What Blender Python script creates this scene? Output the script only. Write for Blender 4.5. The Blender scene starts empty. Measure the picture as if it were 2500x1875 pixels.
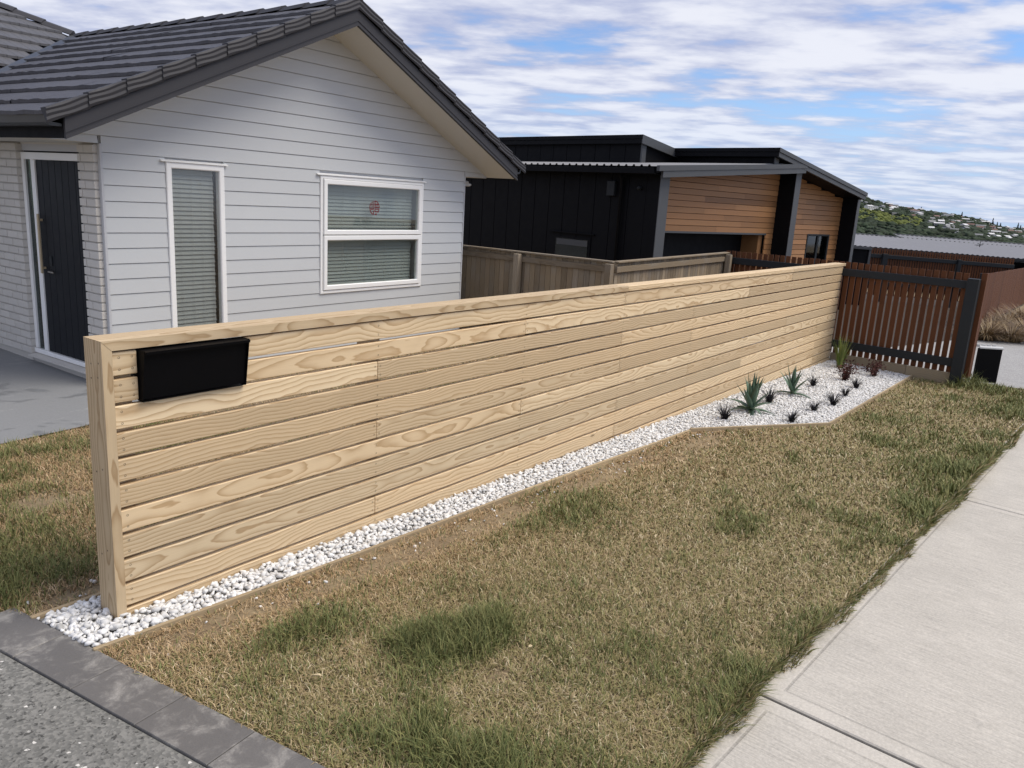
import bpy, bmesh, math, random
import numpy as np
from mathutils import Vector, Matrix
random.seed(7); rng = np.random.default_rng(7)
R = math.radians
SC = bpy.context.scene
COL = SC.collection

# ------------------------------------------------------------------ camera
yaw, pit, rol = R(53.814), R(13.138), R(3.3916)
CAM = Vector((-1.53975, -3.11249, 0.68032))
fwd = Vector((math.sin(yaw)*math.cos(pit), math.cos(yaw)*math.cos(pit), -math.sin(pit)))
rt = Vector((math.cos(yaw), -math.sin(yaw), 0)); up = rt.cross(fwd)
r_ = rt*math.cos(rol) + up*math.sin(rol); u_ = up*math.cos(rol) - rt*math.sin(rol)
cd = bpy.data.cameras.new('camera'); cam = bpy.data.objects.new('camera', cd); COL.objects.link(cam)
cam.matrix_world = Matrix(((r_.x, u_.x, -fwd.x, CAM.x), (r_.y, u_.y, -fwd.y, CAM.y), (r_.z, u_.z, -fwd.z, CAM.z), (0, 0, 0, 1)))
cd.sensor_width = 36; cd.lens = 27.844; cd.clip_start = 0.05; cd.clip_end = 20000
SC.camera = cam

# ------------------------------------------------------------------ node helper
class T:
    def __init__(s, tree): s.t = tree; s.N = tree.nodes; s.L = tree.links
    def n(s, typ, inp=None, **props):
        nd = s.N.new(typ)
        for k, v in props.items(): setattr(nd, k, v)
        for k, v in (inp or {}).items():
            sock = nd.inputs[k]
            if hasattr(v, 'is_output'): s.L.new(v, sock)
            elif isinstance(v, bpy.types.Node): s.L.new(v.outputs[0], sock)
            else:
                if sock.type == 'RGBA' and len(v) == 3: v = (*v, 1)
                sock.default_value = v
        return nd
    def m(s, op, a, b=0.0, c=0.0, clamp=False): return s.n('ShaderNodeMath', {0: a, 1: b, 2: c}, operation=op, use_clamp=clamp).outputs[0]
    def v(s, op, a, b=(0, 0, 0)): return s.n('ShaderNodeVectorMath', {0: a, 1: b}, operation=op).outputs[0]
    def mix(s, f, a, b, mode='MIX'):
        nd = s.n('ShaderNodeMix', data_type='RGBA', blend_type=mode)
        for i, x in ((0, f), (6, a), (7, b)):
            if hasattr(x, 'is_output'): s.L.new(x, nd.inputs[i])
            else: nd.inputs[i].default_value = x if i == 0 else (*x[:3], 1)
        return nd.outputs[2]
    def noise(s, vec, scale, detail=4, rough=.55, dist=0): return s.n('ShaderNodeTexNoise', {'Vector': vec, 'Scale': scale, 'Detail': detail, 'Roughness': rough, 'Distortion': dist}).outputs[0]
    def rng(s, f, a, b, c=0., d=1., smooth=True):
        return s.n('ShaderNodeMapRange', {0: f, 1: a, 2: b, 3: c, 4: d}, interpolation_type='SMOOTHSTEP' if smooth else 'LINEAR').outputs[0]
    def sep(s, v): return s.n('ShaderNodeSeparateXYZ', {0: v}).outputs
    def comb(s, x, y, z): return s.n('ShaderNodeCombineXYZ', {0: x, 1: y, 2: z}).outputs[0]

# ------------------------------------------------------------------ world: Nishita sky with a broken layer of cloud
SUN_AZ, SUN_EL = R(146), R(57)      # azimuth clockwise from +Y
w = bpy.data.worlds.new('World'); SC.world = w; w.use_nodes = True; w.node_tree.nodes.clear()
t = T(w.node_tree)
sky = t.n('ShaderNodeTexSky', sky_type='NISHITA', sun_disc=False, sun_elevation=SUN_EL, sun_rotation=SUN_AZ, air_density=1.0, dust_density=0.6, ozone_density=1.6)
d = t.n('ShaderNodeTexCoord').outputs['Generated']
X, Y, Z = t.sep(d)
zz = t.m('ADD', t.m('MAXIMUM', Z, 0.0), 0.085)
pl = t.comb(t.m('DIVIDE', X, zz), t.m('DIVIDE', Y, zz), 0.0)
rotp = t.n('ShaderNodeVectorRotate', {'Vector': pl, 'Angle': R(56)}, rotation_type='Z_AXIS').outputs[0]
pl2 = t.v('MULTIPLY', rotp, (0.74, 1.0, 1.0))
n1 = t.noise(t.v('ADD', pl2, (3.1, 1.7, 0)), 1.02, 6, .52, .0)
n2 = t.noise(t.v('ADD', pl2, (11.1, 4.2, 3)), 3.4, 5, .55, .0)
n3 = t.noise(t.v('ADD', pl2, (1.3, 9.2, 5)), 0.25, 2, .5)
cl = t.m('ADD', t.m('ADD', t.m('MULTIPLY', n1, .62), t.m('MULTIPLY', n2, .34)), t.m('MULTIPLY', t.m('SUBTRACT', n3, .5), .30))
cover = t.rng(cl, .37, .49)
thick = t.rng(t.m('ADD', t.m('MULTIPLY', n2, .55), t.m('MULTIPLY', n1, .45)), .40, .60)
CLOUD_LIT, CLOUD_SH, SKYS = (6.7, 6.8, 7.4), (3.6, 3.95, 5.5), .10
ccol = t.mix(thick, CLOUD_SH, CLOUD_LIT)
low = t.rng(Z, 0.0, .16)
cover2 = t.m('MULTIPLY', cover, t.m('ADD', t.m('MULTIPLY', low, .33), .62))
hz = t.mix(t.rng(Z, -.02, .16, 1., 0.), (0, 0, 0), (4.6, 5.9, 8.4))
skyb = t.mix(t.rng(Z, 0., .2, .75, 0.), t.mix(1., sky.outputs[0], (.72, .92, 1.22), 'MULTIPLY'), (3.9, 5.1, 7.3))
fin = t.mix(cover2, skyb, ccol)
bg = t.n('ShaderNodeBackground', {'Color': fin, 'Strength': SKYS})
t.L.new(bg.outputs[0], t.n('ShaderNodeOutputWorld').inputs[0])

# ------------------------------------------------------------------ sun (veiled by thin cloud: soft edged)
sl = bpy.data.lights.new('sun', 'SUN'); sl.energy = 2.5; sl.angle = R(36); sl.color = (1, .92, .80)
so = bpy.data.objects.new('sun', sl); COL.objects.link(so)
sd = Vector((math.sin(SUN_AZ)*math.cos(SUN_EL), math.cos(SUN_AZ)*math.cos(SUN_EL), math.sin(SUN_EL)))
so.rotation_euler = sd.to_track_quat('Z', 'Y').to_euler(); so.location = sd*30
vs = SC.view_settings; vs.view_transform = 'Standard'; vs.look = 'None'; vs.gamma = 1; vs.exposure = 0.38; vs.use_curve_mapping = False

# ------------------------------------------------------------------ object helpers
FR = {}                                   # origin of every object in its thing's frame coordinates
def put(o, par, p):
    COL.objects.link(o)
    p = Vector(p)
    if par is not None: o.parent = par; o.location = p - FR[par]
    else: o.location = p
    FR[o] = p
    return o
def tag(o, label=None, cat=None, group=None, kind=None):
    if label: o['label'] = label
    if cat: o['category'] = cat
    if group: o['group'] = group
    if kind: o['kind'] = kind
    return o
def thing(name, label, cat, p=(0, 0, 0), frame=(0, 0, 0), group=None):
    o = bpy.data.objects.new(name, None); o.empty_display_size = .2; COL.objects.link(o)
    fx, fy, rz = frame; c, s = math.cos(rz), math.sin(rz)
    o.location = (fx + c*p[0] - s*p[1], fy + s*p[0] + c*p[1], p[2]); o.rotation_euler = (0, 0, rz)
    FR[o] = Vector(p)
    return tag(o, label, cat, group)
def mk(name, V, F, mat, smooth=False):
    me = bpy.data.meshes.new(name); me.from_pydata([tuple(v) for v in V], [], F)
    if mat: me.materials.append(mat)
    if smooth: me.polygons.foreach_set('use_smooth', [True]*len(me.polygons))
    me.update(); return me
def fixn(me):
    b = bmesh.new(); b.from_mesh(me); bmesh.ops.recalc_face_normals(b, faces=b.faces); b.to_mesh(me); b.free(); return me
CACHE = {}
def boxmesh(sx, sy, sz, mat, bev=0, name='box'):
    k = (round(sx, 4), round(sy, 4), round(sz, 4), mat.name, bev)
    if k in CACHE: return CACHE[k]
    b = bmesh.new(); bmesh.ops.create_cube(b, size=1)
    for v in b.verts: v.co.x *= sx; v.co.y *= sy; v.co.z *= sz
    if bev: bmesh.ops.bevel(b, geom=list(b.edges), offset=min(bev, .45*min(sx, sy, sz)), segments=1, affect='EDGES')
    me = bpy.data.meshes.new(name); b.to_mesh(me); b.free(); me.materials.append(mat); CACHE[k] = me
    return me
def box(name, x0, x1, y0, y1, z0, z1, mat, par=None, bev=0):
    me = boxmesh(x1-x0, y1-y0, z1-z0, mat, bev, name)
    return put(bpy.data.objects.new(name, me), par, ((x0+x1)/2, (y0+y1)/2, (z0+z1)/2))
def bar(name, p0, p1, w, h, mat, par=None, upv=(0, 0, 1), bev=0):
    p0, p1 = Vector(p0), Vector(p1); x = (p1-p0); L = x.length; x.normalize()
    y = Vector(upv).cross(x).normalized(); z = x.cross(y)
    o = bpy.data.objects.new(name, boxmesh(L, w, h, mat, bev, name)); put(o, par, (p0+p1)/2)
    o.rotation_euler = Matrix((x, y, z)).transposed().to_euler()
    return o
def prism(name, poly, axis, a0, a1, mat, par=None):
    n = len(poly); cx = sum(p[0] for p in poly)/n; cy = sum(p[1] for p in poly)/n; ca = (a0+a1)/2
    def mp(p, a):
        x, y = p[0]-cx, p[1]-cy; a -= ca
        return {'y': (x, a, y), 'x': (a, x, y), 'z': (x, y, a)}[axis]
    V = [mp(p, a0) for p in poly] + [mp(p, a1) for p in poly]
    F = [list(range(n)), list(range(2*n-1, n-1, -1))] + [[i, (i+1) % n, n+(i+1) % n, n+i] for i in range(n)]
    me = fixn(mk(name, V, F, mat))
    return put(bpy.data.objects.new(name, me), par, {'y': (cx, ca, cy), 'x': (ca, cx, cy), 'z': (cx, cy, ca)}[axis])
def obj(name, V, F, mat, par=None, p=(0, 0, 0), smooth=False, fix=False):
    me = mk(name, V, F, mat, smooth)
    if fix: fixn(me)
    return put(bpy.data.objects.new(name, me), par, p)
def tube(name, pts, rad, mat, par=None, seg=8, p=None):
    pts = [Vector(q) for q in pts]; V = []; F = []; o = pts[0] if p is None else Vector(p)
    rr = rad if isinstance(rad, (list, tuple)) else [rad]*len(pts)
    for i, q in enumerate(pts):
        tn = (pts[min(i+1, len(pts)-1)]-pts[max(i-1, 0)]).normalized()
        a = tn.cross(Vector((0, 0, 1)) if abs(tn.z) < .9 else Vector((1, 0, 0))).normalized(); b2 = tn.cross(a)
        for k in range(seg):
            an = 2*math.pi*k/seg; V.append(q-o+(a*math.cos(an)+b2*math.sin(an))*rr[i])
    for i in range(len(pts)-1):
        for k in range(seg): F.append([i*seg+k, i*seg+(k+1) % seg, (i+1)*seg+(k+1) % seg, (i+1)*seg+k])
    F.append(list(range(seg))); F.append([(len(pts)-1)*seg+k for k in range(seg-1, -1, -1)])
    return obj(name, V, F, mat, par, o, smooth=True, fix=True)
def fast(name, V, Tri, mat, cols=None, par=None, p=(0, 0, 0), smooth=False):
    V = np.asarray(V, np.float32); Tri = np.asarray(Tri, np.int32); me = bpy.data.meshes.new(name)
    me.vertices.add(len(V)); me.vertices.foreach_set('co', V.ravel())
    me.loops.add(Tri.size); me.loops.foreach_set('vertex_index', Tri.ravel())
    me.polygons.add(len(Tri)); me.polygons.foreach_set('loop_start', np.arange(0, Tri.size, 3, dtype=np.int32))
    me.polygons.foreach_set('loop_total', np.full(len(Tri), 3, np.int32))
    if smooth: me.polygons.foreach_set('use_smooth', np.ones(len(Tri), bool))
    me.update(calc_edges=True)
    if cols is not None:
        ca = me.color_attributes.new('Col', 'FLOAT_COLOR', 'POINT')
        ca.data.foreach_set('color', np.c_[cols, np.ones(len(cols))].astype(np.float32).ravel())
    me.materials.append(mat)
    return put(bpy.data.objects.new(name, me), par, p)
def vn(x, y, s=0):                        # 2-D value noise in numpy
    xi, yi = np.floor(x).astype(int), np.floor(y).astype(int); fx, fy = x-xi, y-yi
    fx, fy = fx*fx*(3-2*fx), fy*fy*(3-2*fy)
    def h(a, b):
        q = (a*374761393 + b*668265263 + s*982451653) & 0xffffffff; q = ((q ^ (q >> 13))*1274126177) & 0xffffffff
        return ((q ^ (q >> 16)) & 0xffff)/65535.
    return (h(xi, yi)*(1-fx)+h(xi+1, yi)*fx)*(1-fy)+(h(xi, yi+1)*(1-fx)+h(xi+1, yi+1)*fx)*fy
def fbm(x, y, s=0): return (vn(x, y, s)+.5*vn(2*x, 2*y, s+1)+.25*vn(4*x, 4*y, s+2))/1.75
def inpoly(P, poly):
    x, y = P[:, 0], P[:, 1]; r = np.zeros(len(P), bool); j = len(poly)-1
    for i in range(len(poly)):
        xi, yi = poly[i]; xj, yj = poly[j]
        r ^= ((yi > y) != (yj > y)) & (x < (xj-xi)*(y-yi)/(yj-yi+1e-12)+xi); j = i
    return r
def G(x, y): return -1.167-.0235*x+.015*y

# ------------------------------------------------------------------ materials
def newmat(name):
    m = bpy.data.materials.new(name); m.use_nodes = True; m.node_tree.nodes.clear(); t = T(m.node_tree)
    out = t.n('ShaderNodeOutputMaterial'); b = t.n('ShaderNodeBsdfPrincipled'); t.L.new(b.outputs[0], out.inputs[0])
    return m, t, b
def setc(t, b, col=None, rough=None, bump=None, bs=.3, bd=.01):
    for k, v in (('Base Color', col), ('Roughness', rough)):
        if v is None: continue
        if hasattr(v, 'is_output'): t.L.new(v, b.inputs[k])
        else: b.inputs[k].default_value = (*v, 1) if k == 'Base Color' else v
    if bump is not None:
        bn = t.n('ShaderNodeBump', {'Height': bump, 'Strength': bs, 'Distance': bd}); t.L.new(bn.outputs[0], b.inputs['Normal'])
def oc(t, k=50):      # object coordinates shifted per object
    r = t.n('ShaderNodeObjectInfo').outputs['Random']
    return t.v('ADD', t.n('ShaderNodeTexCoord').outputs['Object'], t.comb(t.m('MULTIPLY', r, k), t.m('MULTIPLY', r, k*.37), t.m('MULTIPLY', r, k*.71))), r
def plain(name, c, rough=.6, var=.12, scale=6, bs=.15, stretch=(1, 1, 1), spec=.5, objvar=.0, fine=60, world=False):
    m, t, b = newmat(name)
    co, r = oc(t)
    if world: co = t.n('ShaderNodeNewGeometry').outputs['Position']
    co = t.v('MULTIPLY', co, stretch)
    n = t.noise(co, scale, 5, .6); f = t.noise(co, fine, 3, .6)
    k = t.m('ADD', t.m('MULTIPLY', t.m('SUBTRACT', n, .5), 2*var), 1.0)
    k = t.m('ADD', k, t.m('MULTIPLY', t.m('SUBTRACT', f, .5), var))
    if objvar: k = t.m('ADD', k, t.m('MULTIPLY', t.m('SUBTRACT', r, .5), 2*objvar))
    col = t.v('MULTIPLY', c, t.comb(k, k, k))
    setc(t, b, col, t.rng(n, .2, .8, rough*.88, min(1, rough*1.12)), f if bs else None, bs, .004)
    b.inputs['Specular IOR Level'].default_value = spec
    return m
def wood(name, c1, c2, line, rough=.62, freq=70., depth=(.015, .10), objvar=.16, lines=.75, knots=True, grey=None):
    m, t, b = newmat(name)
    info = t.n('ShaderNodeObjectInfo').outputs['Random']; co = t.n('ShaderNodeTexCoord').outputs['Object']
    r2 = t.m('FRACT', t.m('MULTIPLY', info, 17.31)); r3 = t.m('FRACT', t.m('MULTIPLY', info, 57.7)); r4 = t.m('FRACT', t.m('MULTIPLY', info, 131.3))
    x, y, z = t.sep(co); off = t.m('MULTIPLY', info, 91.)
    xs = t.m('ADD', x, off)
    w1 = t.n('ShaderNodeTexNoise', {'W': t.m('MULTIPLY', xs, 1.1), 'Scale': 1., 'Detail': 2.}, noise_dimensions='1D').outputs[0]
    w2 = t.n('ShaderNodeTexNoise', {'W': t.m('ADD', t.m('MULTIPLY', xs, 1.6), 31.), 'Scale': 1., 'Detail': 3.}, noise_dimensions='1D').outputs[0]
    dd = t.m('ADD', t.rng(r2, 0, 1, depth[0], depth[1], False), t.m('MULTIPLY', t.m('SUBTRACT', w1, .5), .12))
    zc = t.m('ADD', t.m('ADD', z, t.m('MULTIPLY', t.m('SUBTRACT', r3, .5), .16)), t.m('MULTIPLY', t.m('SUBTRACT', w2, .5), .06))
    yz = t.m('ADD', dd, y)
    rad = t.m('SQRT', t.m('ADD', t.m('MULTIPLY', yz, yz), t.m('MULTIPLY', zc, zc)))
    q = t.comb(t.m('MULTIPLY', xs, 3.2), t.m('MULTIPLY', y, 14.), t.m('MULTIPLY', z, 14.))
    rad = t.m('ADD', rad, t.m('MULTIPLY', t.m('SUBTRACT', t.noise(q, 1., 3, .5), .5), .030))
    core = None
    if knots:
        vo = t.n('ShaderNodeTexVoronoi', {'Vector': t.comb(t.m('MULTIPLY', xs, .95), t.m('MULTIPLY', y, 2.), t.m('ADD', t.m('MULTIPLY', z, 3.2), t.m('MULTIPLY', r4, 9.))), 'Scale': 1., 'Randomness': 1.})
        kd = vo.outputs['Distance']
        rad = t.m('ADD', rad, t.rng(kd, 0., .22, .038, 0.))
        core = t.rng(kd, .012, .05, 1., 0.)
    fr = t.m('FRACT', t.m('MULTIPLY', rad, freq))
    late = t.m('MULTIPLY', t.m('POWER', fr, 2.6), t.rng(fr, .90, 1.0, 1., 0.))
    fib = t.noise(t.comb(t.m('MULTIPLY', xs, 5.), t.m('MULTIPLY', y, 260.), t.m('MULTIPLY', z, 260.)), 1., 3, .6)
    blot = t.noise(t.comb(t.m('MULTIPLY', xs, 1.7), y, t.m('MULTIPLY', z, 6.)), 1., 3, .6)
    base = t.mix(t.m('ADD', t.m('MULTIPLY', r4, .7), t.m('MULTIPLY', blot, .3)), c1, c2)
    if grey: base = t.mix(t.rng(t.m('ADD', blot, t.m('MULTIPLY', r3, .2)), .5, .75, 0., .55), base, grey)
    col = t.mix(t.m('MULTIPLY', late, lines), base, line)
    if core is not None: col = t.mix(t.m('MULTIPLY', core, t.m('MULTIPLY', t.rng(r3, .45, .6), .75)), col, tuple(a*.42 for a in line))
    k = t.m('ADD', t.m('ADD', 1.0, t.m('MULTIPLY', t.m('SUBTRACT', fib, .5), .16)), t.m('ADD', t.m('MULTIPLY', t.m('SUBTRACT', r2, .5), objvar*1.4), t.m('MULTIPLY', t.m('SUBTRACT', blot, .5), .22)))
    col = t.v('MULTIPLY', col, t.comb(k, k, k))
    setc(t, b, col, rough, t.m('ADD', fib, t.m('MULTIPLY', late, -.6)), .25, .002)
    b.inputs['Specular IOR Level'].default_value = .3
    return m
PINE = wood('pine_board', (.71, .57, .375), (.62, .465, .285), (.36, .225, .105), objvar=.24, lines=.95, freq=58.)
PALE = wood('weathered_paling', (.30, .235, .155), (.22, .17, .115), (.13, .095, .06), rough=.8, freq=55, lines=.6, objvar=.4, grey=(.26, .235, .20))
CEDAR = wood('cedar_board', (.36, .185, .078), (.29, .14, .057), (.20, .09, .036), rough=.5, freq=110, lines=.35, objvar=.35, knots=False)
REDW = wood('red_stained_timber', (.120, .042, .013), (.088, .029, .009), (.055, .018, .006), rough=.7, freq=60, lines=.4, objvar=.25, knots=False)
EDGE = wood('edging_timber', (.42, .33, .20), (.35, .27, .17), (.26, .18, .10), rough=.8, freq=60, lines=.5)
SLEEP = wood('sleeper_timber', (.30, .25, .17), (.25, .20, .14), (.17, .13, .085), rough=.85, freq=50, lines=.5)
CHAR = plain('charcoal_paint', (.018, .021, .024), .55, .1, spec=.25)
WBOARD = plain('pale_grey_paint', (.545, .562, .572), .45, .025, 3, .08, (1, 1, 1), .4, .012)
TRIM = plain('grey_trim_paint', (.50, .51, .53), .45, .02)
WHITE = plain('white_aluminium', (.86, .86, .85), .35, .015, bs=.03)
SOFFIT = plain('soffit_paint', (.60, .58, .53), .6, .02)
BRICKM = plain('painted_brick', (.58, .555, .515), .7, .05, 9, .5, objvar=.05, fine=90)
MORTAR = plain('painted_mortar', (.46, .44, .405), .85, .06, 9, .4)
DOORM = plain('door_paint', (.008, .0095, .013), .5, .1, spec=.2)
BLACKM = plain('black_cladding', (.0045, .0047, .0062), .6, .15, spec=.12)  # also puts the eave shade into the colour of the house fascia
FASC = plain('charcoal_metal', (.046, .046, .052), .6, .05, 2, .03, spec=.25)
GUTT = plain('gutter_metal', (.040, .042, .044), .35, .06, 2, .03)
GREYMET = plain('grey_column_metal', (.060, .063, .068), .5, .05, 2, .03)
BLKPL = plain('black_powdercoat', (.003, .003, .0038), .5, .1, 20, .06, spec=.08)
SCREW = plain('screw_head', (.075, .055, .035), .5, .1)
STEEL = plain('screw_steel', (.30, .28, .25), .4, .1)
STEEL.node_tree.nodes['Principled BSDF'].inputs['Metallic'].default_value = .8
BLIND = plain('blind_slat_white', (.40, .42, .41), .5, .03)
DARKIN = plain('dark_interior', (.02, .022, .022), .8, .1)
REDP = plain('red_decal', (.17, .008, .010), .5, .05)
BRASS = plain('brushed_handle', (.42, .34, .22), .4, .06)
LGREY = plain('light_grey_plastic', (.50, .50, .49), .5, .05)
CORR = plain('corrugated_grey_steel', (.20, .20, .213), .5, .05, 3, .03)
def tilemat():
    m, t, b = newmat('pressed_roof_tile'); co, r = oc(t)
    x, y, z = t.sep(co)
    st = t.noise(t.v('MULTIPLY', co, (3., 38., 3.)), 1., 4, .6); n = t.noise(co, 5., 4, .6); f = t.noise(co, 240., 2, .6)
    k = t.m('ADD', t.m('ADD', .74, t.m('MULTIPLY', n, .3)), t.m('ADD', t.m('MULTIPLY', st, .24), t.m('MULTIPLY', t.m('SUBTRACT', r, .5), .12)))
    setc(t, b, t.v('MULTIPLY', (.062, .060, .067), t.comb(k, k, k)), .55, t.m('ADD', st, t.m('MULTIPLY', f, .5)), .55, .008)
    return m
TILE = tilemat()
def tilemat2():
    m, t, b = newmat('pressed_roof_tile_front'); co, r = oc(t)
    st = t.noise(t.v('MULTIPLY', co, (38., 3., 3.)), 1., 4, .6); n = t.noise(co, 5., 4, .6)
    gr = t.rng(t.m('ABSOLUTE', t.m('SUBTRACT', t.m('FRACT', t.m('MULTIPLY', t.sep(co)[0], 9.)), .5)), 0., .07, 1., 0.)
    k = t.m('ADD', .78, t.m('ADD', t.m('MULTIPLY', n, .25), t.m('MULTIPLY', st, .2)))
    setc(t, b, t.v('MULTIPLY', (.085, .084, .090), t.comb(k, k, k)), .5, t.m('SUBTRACT', st, t.m('MULTIPLY', gr, 2.)), .6, .01)
    return m
TILE2 = tilemat2()
def glassmat(name, tint, refl=.06, rough=.0, reed=False):
    m = bpy.data.materials.new(name); m.use_nodes = True; m.node_tree.nodes.clear(); t = T(m.node_tree)
    if reed: wv = t.m('ABSOLUTE', t.m('SUBTRACT', t.m('FRACT', t.m('MULTIPLY', t.sep(t.n('ShaderNodeTexCoord').outputs['Object'])[0], 92.18)), .5)); tint = t.mix(t.rng(wv, .18, .5), tint, (.50, .53, .52))
    tr = t.n('ShaderNodeBsdfTransparent', {'Color': tint}); gl = t.n('ShaderNodeBsdfGlossy', {'Color': (1, 1, 1, 1), 'Roughness': rough})
    lw = t.n('ShaderNodeLayerWeight', {'Blend': .5}).outputs['Facing']
    fac = t.m('ADD', t.m('MULTIPLY', t.m('POWER', lw, 5.), .9), refl, clamp=True)
    mx = t.n('ShaderNodeMixShader', {0: fac, 1: tr, 2: gl}); t.L.new(mx.outputs[0], t.n('ShaderNodeOutputMaterial').inputs[0])
    return m
GLASS = glassmat('window_glass', (.86, .885, .87, 1), .06)
REED = glassmat('reeded_glass', (.90, .92, .91, 1), .12, .15, True)
SIDEG = glassmat('sidelight_glass', (.35, .42, .40, 1), .05, .05)
def stone():
    m, t, b = newmat('white_marble_chip'); info = t.n('ShaderNodeNewGeometry')
    rp = info.outputs['Random Per Island']; pos = info.outputs['Position']
    n = t.noise(pos, 60., 4, .6)
    k = t.m('ADD', t.m('MULTIPLY', rp, .34), t.m('ADD', .74, t.m('MULTIPLY', t.m('SUBTRACT', n, .5), .2)))
    dark = t.rng(rp, .985, .995, 1., .45)
    k = t.m('MULTIPLY', k, dark)
    setc(t, b, t.v('MULTIPLY', (.77, .765, .75), t.comb(k, k, k)), .75, n, .3, .003); return m
STONE = stone()
def blade(name, rough=.6, trans=.25):
    m, t, b = newmat(name); a = t.n('ShaderNodeVertexColor', layer_name='Col')
    t.L.new(a.outputs[0], b.inputs['Base Color']); b.inputs['Roughness'].default_value = rough; b.inputs['Specular IOR Level'].default_value = .25
    return m
GRASSM = blade('grass_blade'); LEAFM = blade('leaf_blade', .45)
def concrete():
    m, t, b = newmat('broomed_concrete'); co = t.n('ShaderNodeNewGeometry').outputs['Position']
    x, y, z = t.sep(co)
    # u runs along the path, v across it
    u = t.m('ADD', t.m('MULTIPLY', x, .9985), t.m('MULTIPLY', y, -.0545)); v = t.m('ADD', t.m('MULTIPLY', y, .9985), t.m('MULTIPLY', x, .0545))
    broom = t.noise(t.comb(t.m('MULTIPLY', u, 110.), t.m('MULTIPLY', v, 6.), 0.), 1., 4, .65)
    bl = t.noise(co, 1.7, 5, .65); fi = t.noise(co, 85., 3, .7)
    oco = t.n('ShaderNodeTexCoord').outputs['Generated']; gx, gy, gz = t.sep(oco)
    ex = t.m('MULTIPLY', t.m('MINIMUM', gx, t.m('SUBTRACT', 1., gx)), 3.62); ey = t.m('MULTIPLY', t.m('MINIMUM', gy, t.m('SUBTRACT', 1., gy)), 1.5)
    e = t.m('MINIMUM', ex, ey)
    marg = t.rng(e, .083, .091, 1., 0.); lin = t.m('MULTIPLY', t.rng(e, .080, .087), t.rng(e, .091, .098, 1., 0.))
    k = t.m('ADD', t.m('ADD', .72, t.m('MULTIPLY', bl, .44)), t.m('MULTIPLY', t.m('SUBTRACT', fi, .5), .70))
    k = t.m('ADD', k, t.m('MULTIPLY', t.m('MULTIPLY', t.m('SUBTRACT', broom, .5), t.m('SUBTRACT', 1., t.m('MULTIPLY', marg, .8))), .75))
    k = t.m('SUBTRACT', t.m('ADD', k, t.m('MULTIPLY', marg, .05)), t.m('MULTIPLY', lin, .16))
    stain = t.rng(t.noise(co, 5., 4, .7), .63, .75, 0., .14); k = t.m('SUBTRACT', k, stain)
    h = t.m('ADD', t.m('MULTIPLY', t.m('MULTIPLY', broom, t.m('SUBTRACT', 1., marg)), 1.), t.m('MULTIPLY', lin, -1.2))
    setc(t, b, t.v('MULTIPLY', (.47, .44, .39), t.comb(k, k, k)), .88, h, .6, .004); return m
CONC = concrete()
def patiom():
    m, t, b = newmat('patio_concrete'); co = t.n('ShaderNodeNewGeometry').outputs['Position']
    n = t.noise(t.v('MULTIPLY', co, (1., 1.9, 1.)), 1.5, 6, .62, .6); f = t.noise(co, 60., 3, .6)
    damp = t.rng(n, .56, .60); pale = t.rng(t.noise(t.v('MULTIPLY', co, (1.5, 4., 1.)), 2.1, 5, .65, .8), .61, .68)
    k = t.m('ADD', .86, t.m('MULTIPLY', f, .28))
    c = t.mix(t.m('MULTIPLY', damp, .55), (.225, .23, .235), (.13, .135, .14)); c = t.mix(t.m('MULTIPLY', pale, .45), c, (.40, .40, .39))
    setc(t, b, t.v('MULTIPLY', c, t.comb(k, k, k)), t.rng(damp, 0, 1, .6, .35), f, .25, .003); return m
PATIO = patiom()
def aggm(name, c1, c2, dark=.35):
    m, t, b = newmat(name); co = t.n('ShaderNodeNewGeometry').outputs['Position']
    vo = t.n('ShaderNodeTexVoronoi', {'Vector': co, 'Scale': 95.}); n = t.noise(co, 3., 4, .6); f = t.noise(co, 40., 3, .7)
    hs = t.sep(vo.outputs['Color'])[0]
    c = t.mix(t.rng(hs, .2, .9), c1, c2); c = t.mix(t.rng(hs, .988, .992), c, (.62, .60, .56))
    pit = t.rng(f, .36, .43, dark, 1.); k = t.m('MULTIPLY', t.m('ADD', .8, t.m('MULTIPLY', n, .4)), pit)
    setc(t, b, t.v('MULTIPLY', c, t.comb(k, k, k)), .8, t.m('ADD', vo.outputs['Distance'], t.m('MULTIPLY', f, -1.)), .5, .004); return m
AGG = aggm('exposed_aggregate', (.135, .133, .122), (.21, .205, .188))
AGG2 = aggm('pale_aggregate', (.26, .255, .25), (.36, .355, .345), .8)
def paverm():
    m, t, b = newmat('slate_paver'); co, r = oc(t)
    n = t.noise(co, 9., 6, .7, .5); s = t.noise(t.v('MULTIPLY', co, (3., 1., 1.)), 6., 5, .7); f = t.noise(co, 130., 3, .7)
    c = t.mix(t.rng(n, .46, .74, 0., .9), (.115, .109, .104), (.30, .285, .26)); k = t.m('ADD', .72, t.m('ADD', t.m('MULTIPLY', f, .4), t.m('MULTIPLY', t.m('ADD', r, s), .14)))
    setc(t, b, t.v('MULTIPLY', c, t.comb(k, k, k)), .6, t.m('ADD', n, t.m('MULTIPLY', f, .4)), .35, .006); return m
PAVER = paverm()
def soilm():
    m, t, b = newmat('dry_soil'); co = t.n('ShaderNodeNewGeometry').outputs['Position']
    n = t.noise(co, 2.2, 6, .65); f = t.noise(co, 70., 4, .7)
    c = t.mix(t.rng(n, .35, .65), (.20, .145, .085), (.27, .21, .125)); k = t.m('ADD', .6, t.m('MULTIPLY', f, .8))
    setc(t, b, t.v('MULTIPLY', c, t.comb(k, k, k)), .95, f, .6, .01); return m
SOIL = soilm()
GAPM = plain('dark_joint', (.035, .033, .03), .95, .2, 20, .3)
DARKGND = plain('dark_ground', (.035, .024, .016), .95, .4, 30, .6, world=True)
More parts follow.
